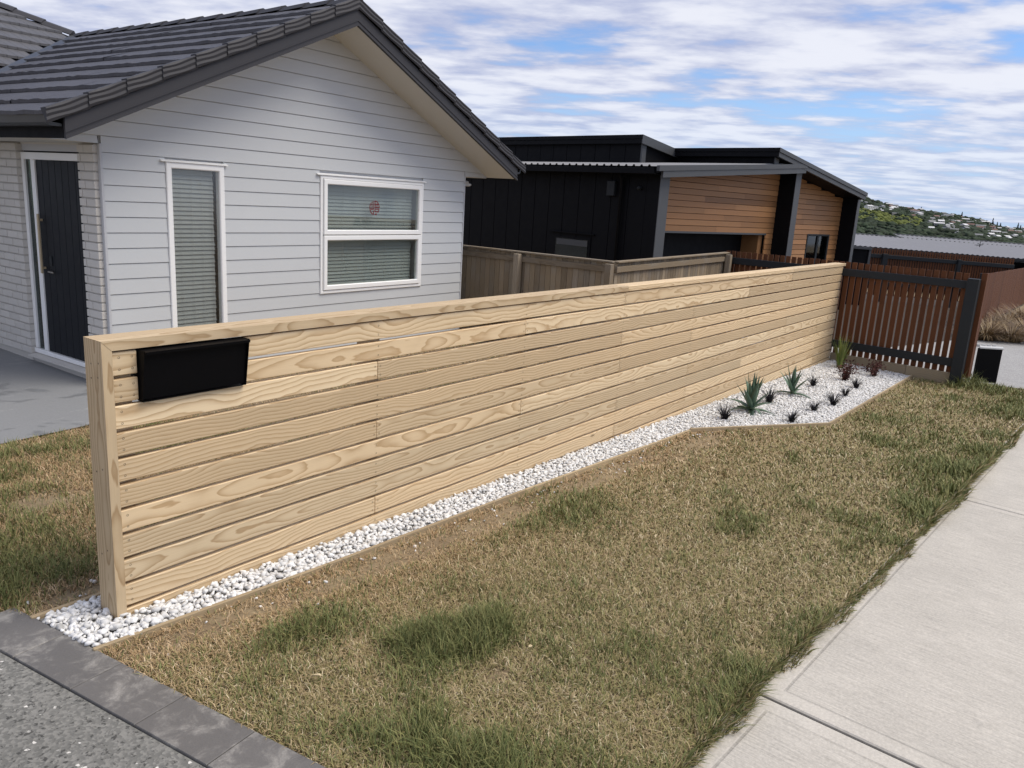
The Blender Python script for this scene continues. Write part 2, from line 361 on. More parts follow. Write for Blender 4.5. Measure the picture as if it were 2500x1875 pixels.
BEDM = plain('grey_bed_base', (.20, .195, .185), .9, .2, 20, .5)
HILLG = plain('hillside_scrub', (.050, .068, .030), .95, .5, .02, 0, world=True, fine=.12)
TREEM = blade('hill_tree_leaf', .9)

# ================================================================== SETTING
def sheet(name, poly, dz, mat, kind='structure'):
    V = [(x, y, G(x, y)+dz) for x, y in poly]; me = mk(name, V, [list(range(len(V)))], mat)
    b = bmesh.new(); b.from_mesh(me); bmesh.ops.triangulate(b, faces=b.faces); bmesh.ops.recalc_face_normals(b, faces=b.faces)
    if b.faces[:][0].normal.z < 0: bmesh.ops.reverse_faces(b, faces=b.faces)
    b.to_mesh(me); b.free()
    return tag(put(bpy.data.objects.new(name, me), None, (0, 0, 0)), kind=kind)
gs = [-2500, -600, -150, -40, -12, -4, 0, 4, 8, 12, 25, 60, 160, 400, 1000, 2500]
gv = [(x, y, G(x, y)-.014 - max(0, (math.hypot(x, y)-60))*.004) for y in gs for x in gs]; k = len(gs)
ground = obj('ground', gv, [[j*k+i, j*k+i+1, (j+1)*k+i+1, (j+1)*k+i] for j in range(k-1) for i in range(k-1)], SOIL); tag(ground, kind='structure')
sheet('patio', [(-6, 1.7), (.54, 2.67), (1.15, 2.77), (2.2, 2.98), (2.2, 12), (-6, 12)], .004, PATIO)
sheet('driveway', [(-.463, .074), (-.295, -1.065), (-.02, -3.0), (.3, -5.2), (-6, -5.2), (-6, .25)], -.003, AGG)
sheet('neighbour_driveway', [(11.05, 3.2), (11.05, -1.8), (11.32, -2.48), (11.6, -3.2), (12.2, -7), (19, -7), (18.1, -1.97), (16.96, -1.19), (17.6, 3.2)], .0, AGG2)
# slate pavers edging the driveway: an L of tiles
pav = obj('paver_edging', [(x, y, G(x, y)-.006) for x, y in [(-.475, .10), (-.31, .40), (-.255, .215), (.02, -1.9), (.3, -3.2), (.07, -3.2)]], [[0, 1, 2, 3, 4, 5]], GAPM); fixn(pav.data); tag(pav, kind='structure')
o0 = Vector((-.2745, .246)); e = Vector((.2005, -1.367)).normalized(); nrm = Vector((e.y, -e.x))      # along the lawn side, and towards the drive
def pave(s0, s1, w0, w1):
    pts = [o0+e*(s0+.002)+nrm*w0, o0+e*(s1-.002)+nrm*w0, o0+e*(s1-.002)+nrm*w1, o0+e*(s0+.002)+nrm*w1]
    c = sum(pts, Vector((0, 0)))/4; V = []
    for dz, g in ((-.05, 0), (.004, 0), (.007, .003)):
        for p in pts: q = p+(c-p).normalized()*g; V.append((q.x-c.x, q.y-c.y, G(q.x, q.y)+dz-G(c.x, c.y)))
    F = [[i, (i+1) % 4, 4+(i+1) % 4, 4+i] for i in range(4)]+[[4+i, 4+(i+1) % 4, 8+(i+1) % 4, 8+i] for i in range(4)]+[[8, 9, 10, 11]]
    obj('paver', V, F, PAVER, pav, (c.x, c.y, G(c.x, c.y)), fix=True)
for s0 in (-.13, .225, .58, .935, 1.29, 1.645, 2.0, 2.355, 2.71): pave(s0 if s0 > 0 else -.135, s0+.355, .0, .208)
for i in range(4): pave(-.135, .02, .212+i*.355, .564+i*.355)
# public footpath: concrete slabs
ang = math.atan2(-.0545, 1)
PD = Vector((math.cos(ang), math.sin(ang), 0)); PN = Vector((-math.sin(ang), math.cos(ang), 0))
fp = obj('footpath', [(x, y, G(x, y)-.010) for x, y in [(-5.8, -1.86), (14, -2.94), (14, -4.6), (-5.8, -3.5)]], [[0, 3, 2, 1]], GAPM); tag(fp, kind='structure')
for i in range(-2, 4):
    x0 = 1.435+3.62*i; c = Vector((x0+1.81, -2.262-.0545*(x0+1.81-1.47), 0)); c = c-PN*.75; c.z = G(c.x, c.y)+.001
    V = []; L2, W2 = 1.803, .745
    for dz, g in ((-.06, 0), (-.003, 0), (.003, .006)):
        for sx, sy in ((-1, -1), (1, -1), (1, 1), (-1, 1)):
            q = PD*(sx*(L2-g))+PN*(sy*(W2-g)); V.append((sx*(L2-g), sy*(W2-g), G(c.x+q.x, c.y+q.y)+dz+.001-c.z))
    F = [[j, (j+1) % 4, 4+(j+1) % 4, 4+j] for j in range(4)]+[[4+j, 4+(j+1) % 4, 8+(j+1) % 4, 8+j] for j in range(4)]+[[8, 9, 10, 11]]
    o = obj('path_slab', V, F, CONC, fp, c, fix=True); o.rotation_euler = (0, 0, ang)

# ================================================================== PINE FENCE
PX = [1.457, 2.835, 4.215, 5.605, 7.03, 8.46, 9.85]; P = .113; XE = 10.755
fence = thing('timber_fence', 'new pale pine fence of horizontal boards with a flat capping rail', 'fence', (0, .05, G(0, 0)))
rows = {1: [4.215, 8.46], 2: [2.835, 7.03], 3: [1.457, 5.605, 9.85], 4: [4.215, 8.46], 5: [5.605], 6: [1.457, 4.215, 8.46], 7: [2.835, 8.46], 8: [5.605, 9.85], 9: [4.215, 7.03], 10: [1.457, 5.605, 9.85], 11: [4.215, 8.46], 12: [5.605, 9.85], 13: []}
starts = {12: 2.835, 13: 7.03}
SV, SF = [], []
def screw(x, z, y=-.0005, r=.0052):
    n = len(SV)
    for k in range(6): SV.append((x+r*math.cos(k*math.pi/3), y-.0006, z+r*math.sin(k*math.pi/3)))
    SV.append((x, y+.0012, z))
    for k in range(6): SF.append((n+6, n+(k+1) % 6, n+k))
for r, js in rows.items():
    xs = [starts.get(r, .001)]+[j for j in js if j > starts.get(r, 0)]+[XE]
    segs = list(zip(xs[:-1], xs[1:]))
    if r <= 2: segs = [(.001, .106), (.614, segs[0][1])]+segs[1:]
    z1 = -(r-1)*P-.0078; z0 = -r*P+.0078
    for a, b in segs:
        dy = random.uniform(-.0012, .0012); dz = random.uniform(-.0012, .0012)
        box('board', a+(.001 if a > .01 else 0), b-.001, dy, .032+dy, z0+dz, z1+dz, PINE, fence, .0035)
        for px in [.03]+PX+[XE-.04]:
            for x in ([px-.02, px+.02] if any(abs(px-q) < .02 for q in (a, b)) else [px]):
                if a < x < b-.005 and (r < 12 or G(x, 0) < z0+.03): screw(x, z0+.024, dy); screw(x, z1-.024, dy)
        if b-a < .2: screw(b-.022, z0+.024, dy); screw(b-.022, z1-.024, dy)
prism('capping', [(-.001, .0), (-.043, .042), (4.232, .042), (4.232, .0)], 'y', -.010, .132, PINE, fence)
box('capping', 4.235, 8.458, -.010, .132, -.0005, .0415, PINE, fence, .003)
box('capping', 8.461, 10.845, -.010, .132, .0, .042, PINE, fence, .003)
et = prism('end_trim', [(.0, -.0012), (-.042, .0408), (-.042, -1.24), (0, -1.24)], 'y', -.009, .131, PINE, fence)
# rotate the grain of the end trim: rebuild its mesh so that its local x runs up the post
for v in et.data.vertices: x, y, z = v.co; v.co = (z, y, -x)
et.rotation_euler = (0, R(-90), 0)
for px in [.05]+PX+[10.70]: box('post', px-.045, px+.045,   .0345, .124, -1.55, -.012, PINE, fence, .003)
for z, dy in ((-.05, .02), (-.06, .08), (-.11, .03), (-.12, .085), (-.5, .04), (-.52, .09), (-.86, .04), (-.89, .09)):
    n = len(SV)
    for k in range(6): SV.append((-.0427, dy+.0042*math.cos(k*math.pi/3), z+.0042*math.sin(k*math.pi/3)))
    SV.append((-.0418, dy, z)); SF += [(n+6, n+k, n+(k+1) % 6) for k in range(6)]
tag(fast('screws', np.array(SV)-np.array((0, .05, 0)), SF, SCREW, None, fence, (0, .05, 0)), kind='stuff')

# ------------------------------------------------------------------ letterbox set into the fence
lb = thing('letterbox', 'black metal letterbox set into the left end of the pine fence', 'letterbox', (.36, 0, -.22))
def plate(name, V, par, mat=BLKPL, th=.002):
    V = [Vector(v) for v in V]; n = (V[1]-V[0]).cross(V[2]-V[0]).normalized()*th; c = sum(V, Vector())/len(V); k = len(V)
    W = [v-c for v in V]+[v-c+n for v in V]
    return obj(name, W, [list(range(k)), list(range(2*k-1, k-1, -1))]+[[i, (i+1) % k, k+(i+1) % k, k+i] for i in range(k)], mat, par, c, fix=True)
x0, x1, zt, zb, yt, yb = .112, .606, -.0075, -.226, -.052, -.020
plate('side_plate', [(x0, .02, zt), (x0, .02, zb), (x0, yb, zb), (x0, yt, zt)], lb)
plate('side_plate', [(x1, .02, zt), (x1, .02, zb), (x1, yb, zb), (x1, yt, zt)], lb)
plate('hood', [(x0, .02, zt), (x1, .02, zt), (x1, yt-.006, zt-.004), (x0, yt-.006, zt-.004)], lb)
plate('hood_lip', [(x0, yt-.006, zt-.004), (x1, yt-.006, zt-.004), (x1, yt-.004, zt-.016), (x0, yt-.004, zt-.016)], lb)
plate('flap', [(x0+.004, yt+.016, zt-.012), (x1-.004, yt+.016, zt-.012), (x1-.004, yb+.008, zb+.006), (x0+.004, yb+.008, zb+.006)], lb)
plate('floor_plate', [(x0, .02, zb), (x1, .02, zb), (x1, yb, zb), (x0, yb, zb)], lb)
box('body', x0+.01, x1-.01, .022, .30, zb+.01, zt-.03, BLKPL, lb, .004)

# ------------------------------------------------------------------ garden edging
def gz(x, y, h): return G(x, y)+h
ed = thing('garden_edging', 'thin timber edging boards around the white gravel strip and bed', 'edging', (5.06, -.321, G(5.06, -.32)))
ep = [(-.226, -.172), (.93, -.216), (2.6, -.243), (5.06, -.325), (6.52, -1.165), (8.6, -1.168), (10.62, -1.172)]
for i in range(len(ep)-1):
    (ax, ay), (bx, by) = ep[i], ep[i+1]; h = .016 if i < 3 else .03
    bar('edging_board', (ax, ay, gz(ax, ay, h-.06)), (bx, by, gz(bx, by, h-.06)), .019, .12, EDGE, ed, bev=.003)
bar('edging_board', (-.285, .236, gz(-.28, .23, -.045)), (.9, .27, gz(.9, .27, -.045)), .019, .12, EDGE, ed, bev=.003)

# ------------------------------------------------------------------ white gravel (uncountable) over a grey base sheet, darkened as shade between the stones
bedpoly = [(-.262, .226), (-.218, -.162), (.93, -.206), (2.6, -.233), (5.06, -.312), (6.52, -1.155), (10.66, -1.16), (10.775, .0), (.9, .0), (.9, .26)]
sheet('gravel_bed', bedpoly, -.006, BEDM)
def rocks(N):
    out = []
    for s in range(10):
        b = bmesh.new(); bmesh.ops.create_icosphere(b, subdivisions=1, radius=1)
        rs = np.random.default_rng(s+3); V = np.array([v.co[:] for v in b.verts])
        V += rs.normal(size=V.shape)*.2
        for _ in range(5):
            d = rs.normal(size=3); d /= np.linalg.norm(d); h = rs.uniform(.45, .85); q = V@d; V -= np.outer(np.maximum(q-h, 0), d)
        V *= rs.uniform(.55, 1.4, 3); out.append((V, np.array([[v.index for v in f.verts] for f in b.faces]))); b.free()
    return out
RK1, RK0 = rocks(1), rocks(0)
def scatter(poly, step, jit=.5):
    p = np.array(poly); lo, hi = p.min(0), p.max(0)
    gx, gy = np.meshgrid(np.arange(lo[0], hi[0], step), np.arange(lo[1], hi[1], step)); Q = np.c_[gx.ravel(), gy.ravel()]
    Q += rng.uniform(-jit, jit, Q.shape)*step
    return Q[inpoly(Q, poly)]
Q = np.vstack([scatter(bedpoly, .020), scatter(bedpoly, .027)])
Q = Q[(Q[:, 1] < -.012) | (Q[:, 0] < .35)]
Q = Q[~((Q[:, 0] > -.045) & (Q[:, 1] > -.012) & (Q[:, 1] < .14))]
ls = np.c_[rng.uniform(-.1, 6.3, 90), np.zeros(90)]; ls[:, 1] = np.interp(ls[:, 0], [-.2, .93, 5.06, 6.5], [-.20, -.24, -.35, -1.2]) - rng.exponential(.10, 90)
ls2 = np.c_[rng.uniform(-.25, .2, 10), rng.uniform(.28, .42, 10)]
VV, TT, nv = [], [], 0
for (x, y), loose in [(q, 0) for q in Q]+[(q, 1) for q in ls]+[(q, 1) for q in ls2]:
    near = x < 1.6
    V, F = (RK1 if near else RK0)[rng.integers(10)]
    s = (.0158 if x < 1.2 else .0150 if x < 5 else .014)*rng.uniform(.62, 1.35)*(.62 if loose else 1)
    A = rng.normal(size=(3, 3)); A, _ = np.linalg.qr(A)
    z = G(x, y)+(rng.uniform(-.010, .014) if not loose else -.006) + (.012*max(0, 1-abs(y+.06)/.1) if y < 0 and y > -.2 else 0)
    VV.append((V*s)@A*np.array([1, 1, .8])+np.array([x, y, z])); TT.append(F+nv); nv += len(V)
gr = fast('white_gravel', np.vstack(VV), np.vstack(TT), STONE); tag(gr, 'white crushed marble gravel along the foot of the fence and filling the bed', 'gravel', kind='stuff')

# ================================================================== LAWN
front = [(-.215, -.185), (-.11, -.82), (-.06, -1.12), (.05, -1.95), (.10, -2.19), (.85, -2.245), (1.5, -2.26), (2.95, -2.375), (5.04, -2.50), (8.07, -2.67), (11.45, -2.86), (11.30, -2.48), (11.12, -1.90), (10.55, -1.74), (10.62, -1.19), (6.52, -1.185), (5.06, -.345), (.93, -.236), (.2, -.205)]
back = [(-.285, .26), (-.36, .45), (-2.2, .6), (-2.2, 2.2), (.54, 2.66), (1.15, 2.76), (1.95, 2.9), (1.98, 3.6), (6.8, 3.75), (7.1, 1.9), (10.6, 1.8), (10.6, .2), (.9, .28), (.3, .255)]
def grass(name, poly, dens, maxn=10**7):
    p = np.array(poly); lo, hi = p.min(0), p.max(0); area = np.prod(hi-lo); N = int(area*dens.max0)
    Q = rng.uniform(lo, hi, (N, 2)); Q = Q[inpoly(Q, poly)]
    D = dens(Q[:, 0], Q[:, 1]); Q = Q[rng.uniform(0, 1, len(Q)) < D/dens.max0]
    return Q
def dfront(x, y): return np.clip(30000/(1+((x+.2)/2.6)**1.6), 2600, 30000)
dfront.max0 = 30000
def dback(x, y): return np.where((x < 1.9), 15000, 1500)
dback.max0 = 15000
BV, BT, BC = [], [], []
def tuft_field(x, y):
    g = fbm(x*1.1+5, y*1.6+2, 3)*.75+fbm(x*3.3, y*3.3, 9)*.45-.1
    nz_ = fbm(x*7+2, y*7, 14)*2.
    for cx, cy, rx, ry, a in TUFTS: g = g+.8*a*nz_*np.exp(-(((x-cx)/(rx*1.3))**2+((y-cy)/(ry*1.3))**2))
    return g
TUFTS = [(.74, -1.02, .17, .11, .62), (.98, -1.20, .13, .10, .6), (.86, -1.1, .25, .16, .3), (.22, -1.55, .18, .30, .45), (.12, -.75, .14, .12, .2), (.35, -.62, .16, .08, .2), (10.9, -1.75, .5, .35, .5), (10.2, -1.95, .9, .35, .22), (4.9, -1.3, .5, .1, .22), (3.2, -1.42, .25, .15, .22), (5.3, -1.5, .35, .12, .2), (1.6, -1.95, .3, .2, .18), (1.3, -1.35, .25, .2, .12),
         (-.35, .75, .30, .16, .35), (-.1, 1.2, .25, .4, .10), (.4, 2.3, 1.2, .35, .35), (.25, 1.75, .3, .2, .18), (-.55, .55, .4, .2, .4), (.9, -1.75, .4, .3, .15), (8, -2.5, 3, .2, .15), (2.2, -2.25, 1.5, .12, .16)]
BARE = [(.25, -.30, .5, .10), (1.2, -.37, .9, .12), (2.1, -.40, 1.0, .12), (3.2, -.42, 1.2, .12), (.05, .33, .3, .06), (.78, -1.42, .07, .05), (.3, 1.5, .25, .15), (4.6, -.55, .8, .15)]
def addgrass(Q, seed, fringe=False):
    x, y = Q[:, 0], Q[:, 1]; n = len(Q); g = tuft_field(x, y)
    bare = np.zeros(n)
    for cx, cy, rx, ry in BARE: bare = np.maximum(bare, np.exp(-(((x-cx)/rx)**2+((y-cy)/ry)**2)))
    bn = fbm(x*4, y*4, 21)
    keep = rng.uniform(0, 1, n) > np.clip(bare*1.1*(.35+bn), 0, .85); x, y, g, bare = x[keep], y[keep], g[keep], bare[keep]; n = len(x)
    grn = np.clip((g-.50)/.40, 0, 1); isg = rng.uniform(0, 1, n) < (.12+.58*grn)
    edge = np.exp(-np.abs(y-np.interp(x, [.1, 1.5, 5, 8, 11.4], [-2.19, -2.26, -2.5, -2.67, -2.86]))/.10)*(y < -1.5)
    L = rng.uniform(.022, .062, n)*(1+1.0*grn*isg)*(1+.5*np.clip(g-.75, 0, 1))*(1+.35*edge)*np.where(bare > .4, .7, 1)*(1+2.0*np.exp(-((x-10.9)/.55)**2-((y+1.78)/.16)**2))
    lean = np.where(isg, rng.uniform(.3, 1.2, n), rng.uniform(.9, 1.62, n)); az = rng.uniform(0, 2*np.pi, n)
    if fringe: az = -np.pi/2+rng.normal(0, .7, n); lean = rng.uniform(.4, 1.1, n); L = L*1.05; isg = rng.uniform(0, 1, n) < .55
    far = np.clip((x-1.5)/5, 0, 1)
    wd = rng.uniform(.0011, .0022, n)*(1+1.7*far)*np.where(isg, 1.15, 1)*(1.7 if fringe else 1)
    dirx, diry = np.cos(az), np.sin(az)
    z0 = G(x, y)-.014
    h1 = L*.55; l1 = lean*.6; l2 = lean*1.25
    mx = x+dirx*np.sin(l1)*h1; my = y+diry*np.sin(l1)*h1; mz = z0+np.cos(l1)*h1
    tx = mx+dirx*np.sin(l2)*L*.45; ty = my+diry*np.sin(l2)*L*.45; tz = mz+np.maximum(np.cos(l2), -.15)*L*.45
    sa = az+np.pi/2+rng.uniform(-.7, .7, n); sx, sy = np.cos(sa)*wd, np.sin(sa)*wd
    V = np.stack([np.c_[x-sx, y-sy, z0], np.c_[x+sx, y+sy, z0], np.c_[mx-sx*.8, my-sy*.8, mz], np.c_[mx+sx*.8, my+sy*.8, mz], np.c_[tx, ty, tz]], 1).reshape(-1, 3)
    dry1, dry2, dry3 = np.array([.50, .395, .23]), np.array([.335, .25, .13]), np.array([.64, .55, .37])
    gr1, gr2 = np.array([.205, .21, .075]), np.array([.11, .14, .048])
    a, b2 = rng.uniform(0, 1, (n, 1)), rng.uniform(0, 1, (n, 1))
    dry = np.where(b2 > .86, dry3, dry1*a+dry2*(1-a)); rust = np.clip(np.exp(-np.maximum(0, -.3-y)/.55)*1.25-.15+.9*(fbm(x*.9+3, y*.9, 33)-.5), 0, 1)[:, None]; dry = dry*(1+rust*np.array([.06, -.06, -.10]))
    olive = np.array([.29, .25, .105]); dry = np.where(rng.uniform(0, 1, (n, 1)) < .46*(1-rust), olive*(.7+.6*a), dry)
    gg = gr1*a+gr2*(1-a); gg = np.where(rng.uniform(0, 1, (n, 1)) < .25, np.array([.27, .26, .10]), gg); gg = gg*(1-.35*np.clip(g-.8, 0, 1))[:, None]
    c = np.where(isg[:, None], gg, dry)
    k = len(BV) and sum(len(q) for q in BV)
    i = (np.arange(n)*5)[:, None]+(k or 0)
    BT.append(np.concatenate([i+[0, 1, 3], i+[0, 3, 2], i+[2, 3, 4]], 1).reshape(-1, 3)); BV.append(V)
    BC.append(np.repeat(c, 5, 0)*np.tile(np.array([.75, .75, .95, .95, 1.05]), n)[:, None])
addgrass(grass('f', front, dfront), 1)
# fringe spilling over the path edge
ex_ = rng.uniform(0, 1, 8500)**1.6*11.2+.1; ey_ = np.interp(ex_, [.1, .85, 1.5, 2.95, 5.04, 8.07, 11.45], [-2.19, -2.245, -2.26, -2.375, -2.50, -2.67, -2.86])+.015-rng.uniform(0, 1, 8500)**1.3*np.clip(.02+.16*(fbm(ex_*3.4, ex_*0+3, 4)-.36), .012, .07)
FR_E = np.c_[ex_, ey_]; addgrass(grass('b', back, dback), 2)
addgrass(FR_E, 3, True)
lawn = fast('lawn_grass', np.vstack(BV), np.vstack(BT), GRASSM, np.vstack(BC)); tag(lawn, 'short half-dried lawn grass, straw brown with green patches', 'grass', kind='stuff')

LEAF = plain('dry_leaf', (.55, .45, .28), .8, .15)
lm = mk('fallen_leaf', [(-.014, 0, .002), (-.005, -.006, .006), (.007, -.006, .005), (.016, 0, .001), (.006, .006, .008), (-.006, .006, .006)], [[0, 1, 2, 3, 4, 5]], LEAF)
for i, (x, y) in enumerate(((1.02, -1.42), (.86, -.98), (2.55, -1.25), (4.1, -.95), (3.4, -1.9), (.25, -.95))):
    o = bpy.data.objects.new('fallen_leaf', lm); put(o, None, (x, y, G(x, y)+.022)); o.rotation_euler = (.2, .15, i*1.7); o.scale = (1+.15*i,)*3
    tag(o, 'small pale dried leaf lying on the lawn', 'leaf', 'fallen leaves on the lawn')
# ------------------------------------------------------------------ blade plants
def blades(n, hmin, hmax, wd, lean0, lean1, cols, droop=1.0, base=.02, seg=5, seed=0):
    rs = np.random.default_rng(seed); V, Tr, Cc, k = [], [], [], 0
    for _ in range(n):
        a = rs.uniform(0, 2*math.pi); L = rs.uniform(hmin, hmax); ln = rs.uniform(lean0, lean1); c = cols[rs.integers(len(cols))]*rs.uniform(.75, 1.25)
        d = np.array([math.cos(a), math.sin(a), 0]); sd_ = np.array([-d[1], d[0], 0]); p = d*base*rs.uniform(0, 1); w_ = wd*rs.uniform(.7, 1.2); an = ln*.25
        for i in range(seg+1):
            f = i/seg; ww = w_*(1-f**2.2)+.0002
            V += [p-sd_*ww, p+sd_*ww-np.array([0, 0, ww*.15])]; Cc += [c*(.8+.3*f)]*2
            an = ln*(.25+droop*f); p = p+(d*math.sin(an)+np.array([0, 0, math.cos(an)]))*L/seg
        for i in range(seg): Tr += [[k, k+1, k+3], [k, k+3, k+2]]; k += 2
        k += 2
    return np.array(V), np.array(Tr), np.array(Cc)
def mesh_once(name, data, mat):
    o = fast(name, data[0], data[1], mat, data[2]); return o
def copy1(o, loc, rz=0, sc=1):
    c = o.copy(); COL.objects.link(c); c.location = loc; c.rotation_euler = (0, 0, rz); c.scale = (sc,)*3; return c
BLK = [np.array([.010, .009, .014]), np.array([.018, .016, .022]), np.array([.012, .014, .014])]
mondo = [mesh_once('black_mondo_grass', blades(70, .10, .21, .0046, .7, 1.85, BLK, .95, .025, 5, 40+i), LEAFM) for i in range(3)]
ms = [((5.758, -.373), 'small black grass tuft alone in the gravel, beside the larger agave on its fence-end side', 1.05),
      ((6.93, -.41), 'small black grass tuft tucked close between the two agaves', 1.1), ((8.40, -.45), 'small black grass tuft just beyond the slimmer agave, nearest the fence', .95),
      ((6.26, -.87), 'small black grass tuft closest to the bend of the timber edging', .95), ((6.98, -.875), 'spindly black grass tuft near the long straight edging, second from the bend', .85),
      ((7.51, -.935), 'wide black grass tuft beside the long straight edging, third from the bend', 1.05), ((8.18, -.89), 'small black grass tuft beside the long straight edging, fourth from the bend', .9),
      ((8.85, -.85), 'small black grass tuft beside the edging, closest to the red-leaved shrubs', .95)]
for i, ((x, y), lab, sc) in enumerate(ms):
    o = mondo[i] if i < 3 else copy1(mondo[i % 3], (0, 0, 0))
    o.location = (x, y, G(x, y)+.006); o.rotation_euler = (0, 0, i*1.3); o.scale = (sc,)*3; tag(o, lab, 'plant', 'black grass tufts in the gravel bed')
def agave(x, y, lab, nin, sc, seed):
    rs = random.Random(seed); th_ = thing('agave', lab, 'agave', (x, y, G(x, y)), group='agaves in the gravel bed'); z0 = G(x, y)
    AG = plain('agave_leaf_%d' % seed, (.095, .155, .105), .5, .12, 8, .05, (1, 1, 1), .35, .15)
    def leafmesh(L, W, curve):
        V, F = [], []; n = 7
        for i in range(n+1):
            f = i/n; w_ = W*(.62+.5*math.sin(math.pi*min(1, f*1.15+.08)))*(1-f**3.2) if f < 1 else .0006
            xx = L*(f-.16*curve*f*f); zz = L*(-curve*.55*f*f)
            V += [(xx, -w_, zz+w_*.45), (xx, 0, zz), (xx, w_, zz+w_*.45), (xx, 0, zz-.005*(1-f)-.0006)]
        for i in range(n):
            a = i*4; b2 = a+4
            F += [[a, a+1, b2+1, b2], [a+1, a+2, b2+2, b2+1], [a, b2, b2+3, a+3], [a+3, b2+3, b2+2, a+2]]
        return fixn(mk('leaf', V, F, AG, True))
    ms_ = [leafmesh(.35, .027, -.05), leafmesh(.33, .029, .12), leafmesh(.29, .026, .6)]
    for i in range(nin):
        f = i/(nin-1); el = R(88-62*f**1.5+rs.uniform(-5, 5)); k = 0 if f < .4 else 1 if f < .72 else 2
        if k == 2: el = R(34-(f-.72)*110)
        o = put(bpy.data.objects.new('leaf', ms_[k]), th_, (x, y, z0+.03)); s = sc*rs.uniform(.88, 1.08)
        o.rotation_euler = Matrix.Rotation(i*2.39996+rs.uniform(-.2, .2), 3, 'Z').__matmul__(Matrix.Rotation(-el, 3, 'Y')).to_euler(); o.scale = (s, s, s)
    return th_
agave(6.307, -.43, 'larger blue-green agave with wide spread spiky leaves in white gravel', 26, 1.08, 5)
agave(7.579, -.452, 'slimmer upright blue-green agave standing farther along the bed toward the red gate fence', 17, 1.0, 9)
GR_ = [np.array([.16, .22, .05]), np.array([.11, .17, .04]), np.array([.26, .27, .09])]
o = mesh_once('tufted_grass_plant', blades(190, .24, .52, .0045, .05, .62, GR_, .9, .05, 6, 77), LEAFM); o.location = (10.2, -.30, G(10.2, -.3)); tag(o, 'upright green grassy clump in the corner where the pine fence meets red slats', 'plant')
def shrub(x, y, lab, seed, h):
    rs = random.Random(seed); th_ = thing('red_leaf_shrub', lab, 'shrub', (x, y, G(x, y)), group='red-leaved shrubs in the gravel bed'); z0 = G(x, y)
    V, Tr, Cc, k = [], [], [], 0; stems = []
    for i in range(19):
        a = rs.uniform(0, 6.283); ln = rs.uniform(.2, 1.15); L = h*rs.uniform(.6, 1.05); p = Vector((x, y, z0)); pts_ = [p.copy()]
        for j in range(4):
            an = ln*(.5+.25*j); p = p+Vector((math.cos(a)*math.sin(an), math.sin(a)*math.sin(an), math.cos(an)))*L/4; pts_.append(p.copy())
            for q in range(6):
                d_ = Vector((rs.gauss(0, 1), rs.gauss(0, 1), rs.gauss(.4, .7))).normalized(); s_ = d_.cross(Vector((rs.gauss(0, 1), rs.gauss(0, 1), 1))).normalized(); l = rs.uniform(.026, .046); c0 = p+d_*.006+Vector((rs.gauss(0, .006), rs.gauss(0, .006), rs.gauss(0, .012)))
                V += [c0, c0+d_*l*.5+s_*l*.26, c0+d_*l*.5-s_*l*.26, c0+d_*l]; Tr += [[k, k+1, k+2], [k+1, k+3, k+2]]; k += 4
                c = np.array([.085, .030, .024])*rs.uniform(.5, 1.4); Cc += [c]*4
        stems.append(pts_)
    fast('foliage', np.array([(v-Vector((x, y, z0)))[:] for v in V]), Tr, LEAFM, np.array(Cc), th_, (x, y, z0))
    STW = plain('shrub_stem_%d' % seed, (.06, .03, .022), .8)
    for s_ in stems: tube('stem', s_, [.003, .0026, .002, .0016, .001], STW, th_, 5)
shrub(9.238, -.623, 'small red-leaved shrub standing out in the gravel, in front of its twin by the sleeper', 3, .27)
shrub(10.0, -.80, 'small red-leaved shrub close against the timber sleeper under the red slats', 8, .27)

# ================================================================== RED SLAT FENCES
def slat_fence(name, label, P0, P1, n, w, th, zt, zb, rails, posts, side, mats=(REDW, CHAR), slope=0., skip=None, group=None):
    """slats between P0 and P1; rails: (z0,z1); posts: list of (s, width, top); side: +1/-1 which side carries the rails"""
    A, B = Vector(P0), Vector(P1); d = (B-A); L = d.length; d.normalize(); nn = Vector((-d.y, d.x))*side; ang = math.atan2(d.y, d.x)
    g0 = G((A.x+B.x)/2, (A.y+B.y)/2); th_ = thing(name, label, 'fence', (0, 0, zb), frame=(A.x, A.y, ang), group=group)
    for i in range(n):
        s = (i+.5)*L/n; dz = slope*s+random.uniform(-.004, .004); o = bar('slat', (s, 0, zb+slope*s), (s, 0, zt+dz), w, th, mats[0], th_, upv=(0, 1, 0))
    sg = side
    for z0, z1 in rails: bar('rail', (.0, sg*(th/2+.022), (z0+z1)/2), (L, sg*(th/2+.022), (z0+z1)/2+slope*L), .042, z1-z0, mats[1], th_, bev=.003)
    for s, pw, top in posts:
        box('post', s-pw/2, s+pw/2, sg*.012-.002 if sg > 0 else -.012-.11, sg*.012+.11 if sg > 0 else -.012+.002, zb-.45, top+slope*s, mats[1], th_, .004)
    return th_
a6 = R(6); gd = Vector((math.sin(a6), math.cos(a6))); gp = Vector((10.80, 0))
pa, pb = gp+gd*1.92, gp-gd*1.665
